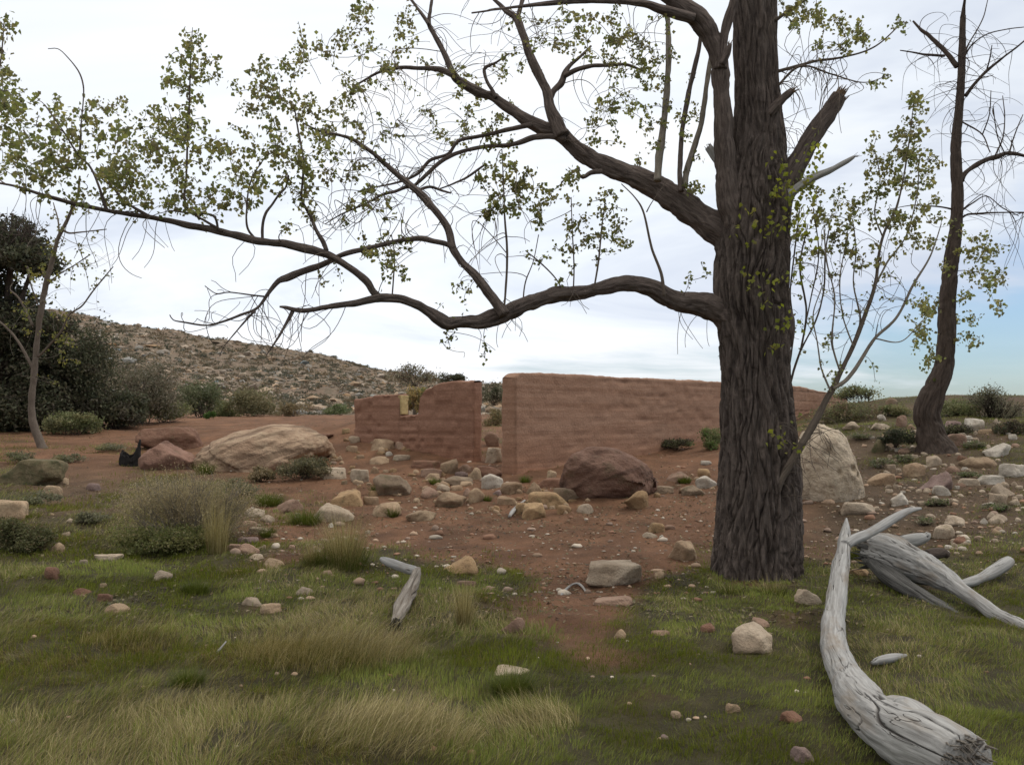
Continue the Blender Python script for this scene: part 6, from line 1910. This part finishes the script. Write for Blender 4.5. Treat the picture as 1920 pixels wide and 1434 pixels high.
def scatter_grass():
    pts = []
    for d0, d1, dens in ((3.3, 5.0, 9500), (5.0, 7.0, 6500), (7.0, 9.5, 4200), (9.5, 13, 2200), (13, 20, 1000), (20, 27, 350)):
        area = (d1 - d0) * (d0 + d1) / 2 * 1.36
        n = int(area * dens)
        y = np.sqrt(rng.uniform(d0 ** 2, d1 ** 2, n))
        x = rng.uniform(-0.68, 0.68, n) * y
        pts.append(np.stack([x, y], -1))
    XY = np.concatenate(pts)
    g, px, py = grass_cover(XY[:, 0], XY[:, 1])
    P3 = np.column_stack([XY, np.zeros(len(XY))])
    clump = vnoise(P3 * 3.6, 33) * 0.6 + vnoise(P3 * 12, 34) * 0.4
    keep = rng.random(len(XY)) < np.clip(g * 1.25, 0, 1) ** 1.3 * (0.26 + 1.4 * sstep(0.32, 0.56, clump))
    XY, P3, px, py, clump = XY[keep], P3[keep], px[keep], py[keep], clump[keep]
    n = len(XY)
    z = gz(XY[:, 0], XY[:, 1])
    B = np.column_stack([XY, z - 0.006])
    # straw is matted at the lower left and in drifts elsewhere
    s = 0.38 + 0.50 * fbm(P3 * 0.8 + 3, 4, 51) + 0.30 * fbm(P3 * 3.2, 3, 52)
    for cx, cy, rx, ry, w in [(250, 1390, 420, 120, .55), (330, 1230, 260, 60, .20), (610, 1200, 120, 60, .5), (720, 1340, 130, 70, .4), (1000, 1350, 90, 50, .25), (870, 1170, 60, 60, .25), (1750, 1290, 160, 90, .35), (1650, 1180, 120, 60, .3),
                              (700, 1270, 150, 50, -.45), (950, 1290, 140, 40, -.45), (1300, 1320, 260, 80, -.25), (640, 1240, 80, 30, -.3), (350, 1110, 200, 40, -.3), (1400, 1110, 120, 26, -.4), (850, 1390, 130, 50, -.3), (240, 1080, 200, 30, -.3), (1130, 1220, 140, 50, -.1)]:
        s = s + w * np.exp(-((px - cx) / rx) ** 2 - ((py - cy) / ry) ** 2)
    s = s - 0.16 * sstep(1000, 1150, px)
    s = np.clip(s, 0, 1)
    straw = rng.random(n) < s * 0.75
    ang = fbm(P3 * 1.3, 3, 55) * 4.2 + 0.35 + rng.normal(0, 0.55, n)
    Lh = np.where(straw, rng.uniform(0.04, 0.14, n) * (0.75 + 0.6 * s), rng.uniform(0.025, 0.075, n)) * (0.7 + 0.6 * clump)
    Lh = np.where(px > 1050, Lh * 0.72, Lh)
    lean = np.where(straw, rng.uniform(0.8, 1.75, n), rng.uniform(0.15, 1.15, n))
    wid = np.where(straw, 0.0011, 0.0017) * rng.uniform(0.7, 1.3, n) * np.clip(XY[:, 1] / 5.5, 0.9, 2.4)
    cg = G_GREEN[rng.integers(0, 4, n)] * rng.uniform(0.7, 1.25, (n, 1)) * (1.0 + 0.6 * vnoise(P3 * 1.7, 57))[:, None]
    cs = G_STRAW[rng.integers(0, 4, n)] * rng.uniform(0.65, 1.2, (n, 1))
    c1 = np.where(straw[:, None], cs, cg)
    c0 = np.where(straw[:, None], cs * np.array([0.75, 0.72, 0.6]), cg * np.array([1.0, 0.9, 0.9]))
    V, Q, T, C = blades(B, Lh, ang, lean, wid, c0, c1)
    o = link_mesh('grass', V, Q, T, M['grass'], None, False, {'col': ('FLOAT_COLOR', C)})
    tag(o, 'matted green and straw coloured grass over the foreground', 'grass', None, 'stuff')
    print('grass blades', n)


scatter_grass()


def tuft(name, px, by, w, h, n, label, green=0.3, lean_to=None, spread=0.9, parts=True, cat='grass clump', group=None, depth=None, arch=1.0, wid=0.0012, rb=0.45, tone=1.15, lean_mean=None):
    g = ground_at(px, by) if depth is None else at(px, by, depth)
    d = g[1]; mpp = d / F
    W, H = w * mpp, h * mpp
    c = g + np.array([0, W * 0.25, 0]); c[2] = float(gz(c[0], c[1]))
    root = thing(name, c, label, cat, group)

    def make(nm, m, length, cols, mx, rbase):
        a = rng.uniform(0, 2 * np.pi, m); r = np.sqrt(rng.random(m))
        B = np.stack([np.cos(a) * r * W / 2 * rbase, np.sin(a) * r * W / 2 * rbase * 0.8, np.zeros(m)], -1)
        B[:, 2] = gz(B[:, 0] + c[0], B[:, 1] + c[1]) - c[2] - 0.005
        la = a + rng.normal(0, 0.5, m)
        if lean_to is not None: la = np.where(rng.random(m) < 0.8, lean_to + rng.normal(0, 0.5, m), la)
        le = np.clip(np.abs(rng.normal(0.0, spread * 0.6, m)) + r * mx, 0, 1.9)
        if lean_mean is not None: le = np.clip(rng.normal(lean_mean, 0.35, m), 0, 1.8)
        L = length * rng.uniform(0.35, 1.1, m)
        if lean_mean is not None: L = L * (1.15 - 0.6 * r) * 1.25; la = lean_to + rng.normal(0, 0.45, m) + 0.8 * np.sin(a) * r
        k = rng.integers(0, len(cols), m)
        cc = np.array(cols)[k] * rng.uniform(0.7, 1.25, (m, 1))
        V, Q, T, C = blades(B, L, la, le, np.full(m, wid * max(1, d / 7)) * rng.uniform(0.7, 1.3, m), cc * 0.85, cc, 4)
        link_mesh(nm, V, Q, T, M['grass'], root, False, {'col': ('FLOAT_COLOR', C)})
    if green < 1: make('dry_blades', int(n * (1 - green)), H * 1.05, G_STRAW * tone, 0.45 * arch, rb)
    if green > 0: make('green_blades', int(n * green), H * (0.55 if green < 1 else 1.0), G_GREEN * (0.8 * min(tone, 1.0)), 0.7 * arch, 0.75)
    return root


# big clump with a hazy straw top over a dark green base
shrub('bush', 285, 1048, 200, 68, 9500, [(0.085, 0.092, 0.032), (0.065, 0.07, 0.026), (0.105, 0.10, 0.04), (0.13, 0.11, 0.055)], 'dark green rounded shrub with a straw plume growing through it, left', leaf=0.034, lumps=34, stems=30, twigs=160)
shrub('dry_bush', 322, 1030, 262, 158, 30000, [(0.44, 0.37, 0.23), (0.37, 0.30, 0.18), (0.31, 0.26, 0.15), (0.25, 0.22, 0.12)], 'wide hazy straw coloured plume of dry brush above the dark green shrub', leaf=0.03, lumps=40, stems=60, twigs=420, shape=0.13, stem_mat='bark_pale', tone=1.0, hang=-0.7)
tuft('grass_clump', 400, 1040, 80, 110, 420, 'thin tall dry stalks right of the straw plume', 0.1, None, 0.3, arch=0.3)
tuft('grass_clump', 640, 1070, 120, 110, 1500, 'dry grass clump with tall pale stalks over a dark centre, below the long pale boulder', 0.45, None, 0.6, arch=0.6)
tuft('grass_clump', 585, 1062, 60, 60, 700, 'grey green weed clump left of the tall pale stalks', 0.6, None, 0.6)
tuft('grass_mound', 610, 1240, 230, 105, 3000, 'large straw mound arching to the right, left of centre', 0.12, -0.3, lean_mean=0.95, rb=1.5)
tuft('grass_clump', 960, 1310, 90, 50, 1300, 'dark green rosette tuft before the flat pale stone in the grass', 1.0, None, 1.0)
tuft('grass_clump', 345, 1290, 70, 44, 900, 'dark green tuft in the straw at the lower left', 1.0, None, 0.9)
tuft('grass_clump', 1000, 1370, 130, 66, 800, 'loose straw tuft at the front, right of centre', 0.1, 2.6, lean_mean=0.95, rb=1.4)
tuft('grass_clump', 870, 1180, 60, 90, 420, 'thin upright straw stalks right of the bent bleached branch', 0.1, None, 0.4, arch=0.5)
tuft('grass_clump', 240, 1210, 150, 56, 1100, 'dull brown mound of grass at the left', 0.2, -0.4, lean_mean=1.0, rb=1.4)
tuft('grass_clump', 720, 1400, 230, 85, 2400, 'pale combed straw tuft at the bottom, left of centre', 0.05, 0.5, lean_mean=1.05, rb=1.5)
tuft('grass_clump', 735, 970, 26, 24, 420, 'bright green tuft in front of the rounded tan stone', 1.0, None, 0.6)
tuft('grass_clump', 705, 930, 26, 26, 420, 'green tuft at the left foot of the large brown dome stone', 1.0, None, 0.6)
tuft('grass_clump', 500, 1010, 34, 26, 420, 'green sprig on the left stone row', 1.0, None, 0.7)
tuft('grass_clump', 500, 950, 60, 30, 700, 'green weed patch left of the pink wedge stone', 1.0, None, 0.8)
tuft('grass_clump', 570, 985, 70, 36, 800, 'green weed patch between the stone row and the long pale boulder', 1.0, None, 0.8)
tuft('grass_clump', 814, 910, 22, 16, 300, 'small green tuft above the stone cluster', 1.0, None, 0.7)
tuft('grass_clump', 912, 940, 22, 14, 300, 'small green tuft at the right end of the stone cluster', 1.0, None, 0.7)
tuft('grass_clump', 1285, 910, 28, 18, 420, 'green tuft leaning over the pinkish stone', 1.0, None, 0.7)
tuft('grass_clump', 985, 906, 24, 16, 300, 'green tuft at the corner of the long wall', 1.0, None, 0.7)
tuft('grass_clump', 1050, 940, 34, 16, 340, 'green grass beside the long grey stone', 1.0, None, 0.7, depth=None)
tuft('grass_clump', 1375, 1116, 90, 36, 520, 'green grass at the left of the foot of the cottonwood', 0.9, None, 0.9)
tuft('grass_clump', 1455, 1118, 90, 40, 520, 'green grass at the right of the foot of the cottonwood', 0.8, None, 0.9)
tuft('grass_clump', 1620, 1050, 60, 60, 800, 'dark green grass between the two grey logs', 0.9, None, 0.7)
tuft('grass_clump', 380, 890, 40, 30, 420, 'green tuft under the left end of the huge dome boulder', 1.0, None, 0.7)
tuft('grass_clump', 360, 1115, 60, 30, 800, 'green tuft near the pale stone in the left grass', 1.0, None, 0.8)

for px, by, w, h, lab in [(1660, 880, 50, 22, 'small grey green sprig clump left of the tan egg shaped stone'), (1760, 950, 46, 18, 'low dull weed under the mauve wedge stone'), (1830, 900, 50, 18, 'green weed between the long tan stone and the flat white one'),
                          (1700, 870, 40, 18, 'small weed below the foot of the dark leaning tree'), (1880, 960, 50, 20, 'green weed below the long pale stone at the right edge'), (1740, 985, 40, 16, 'small green weed left of the smooth pale stone'), (1620, 830, 46, 18, 'dull weed above the big whitish boulder'), (1835, 845, 46, 20, 'weed beside the white wedge stone on the right slope')]:
    shrub('weed', px, by, w, h, 900, OLIVE + SAGE + GREEN, lab, 'weed', 'weeds on the right slope', leaf=0.035, lumps=9, stems=8, twigs=14)
for px, by, w, h, lab in [(60, 950, 70, 30, 'dull weed between the mossy boulder and the broad flat slab'), (160, 985, 80, 26, 'low brown green weed left of the straw plume'), (440, 935, 70, 40, 'grey dry weed right of the straw plume'), (120, 870, 60, 22, 'green weed at the foot of the pale young tree'),
                          (200, 850, 60, 20, 'small green weed on the red earth left of the burnt stump'), (30, 870, 50, 26, 'green weed behind the mossy boulder')]:
    shrub('weed', px, by, w, h, 1300, OLIVE + SAGE, lab, 'weed', 'weeds on the left slope', leaf=0.035, lumps=12, stems=10, twigs=20)
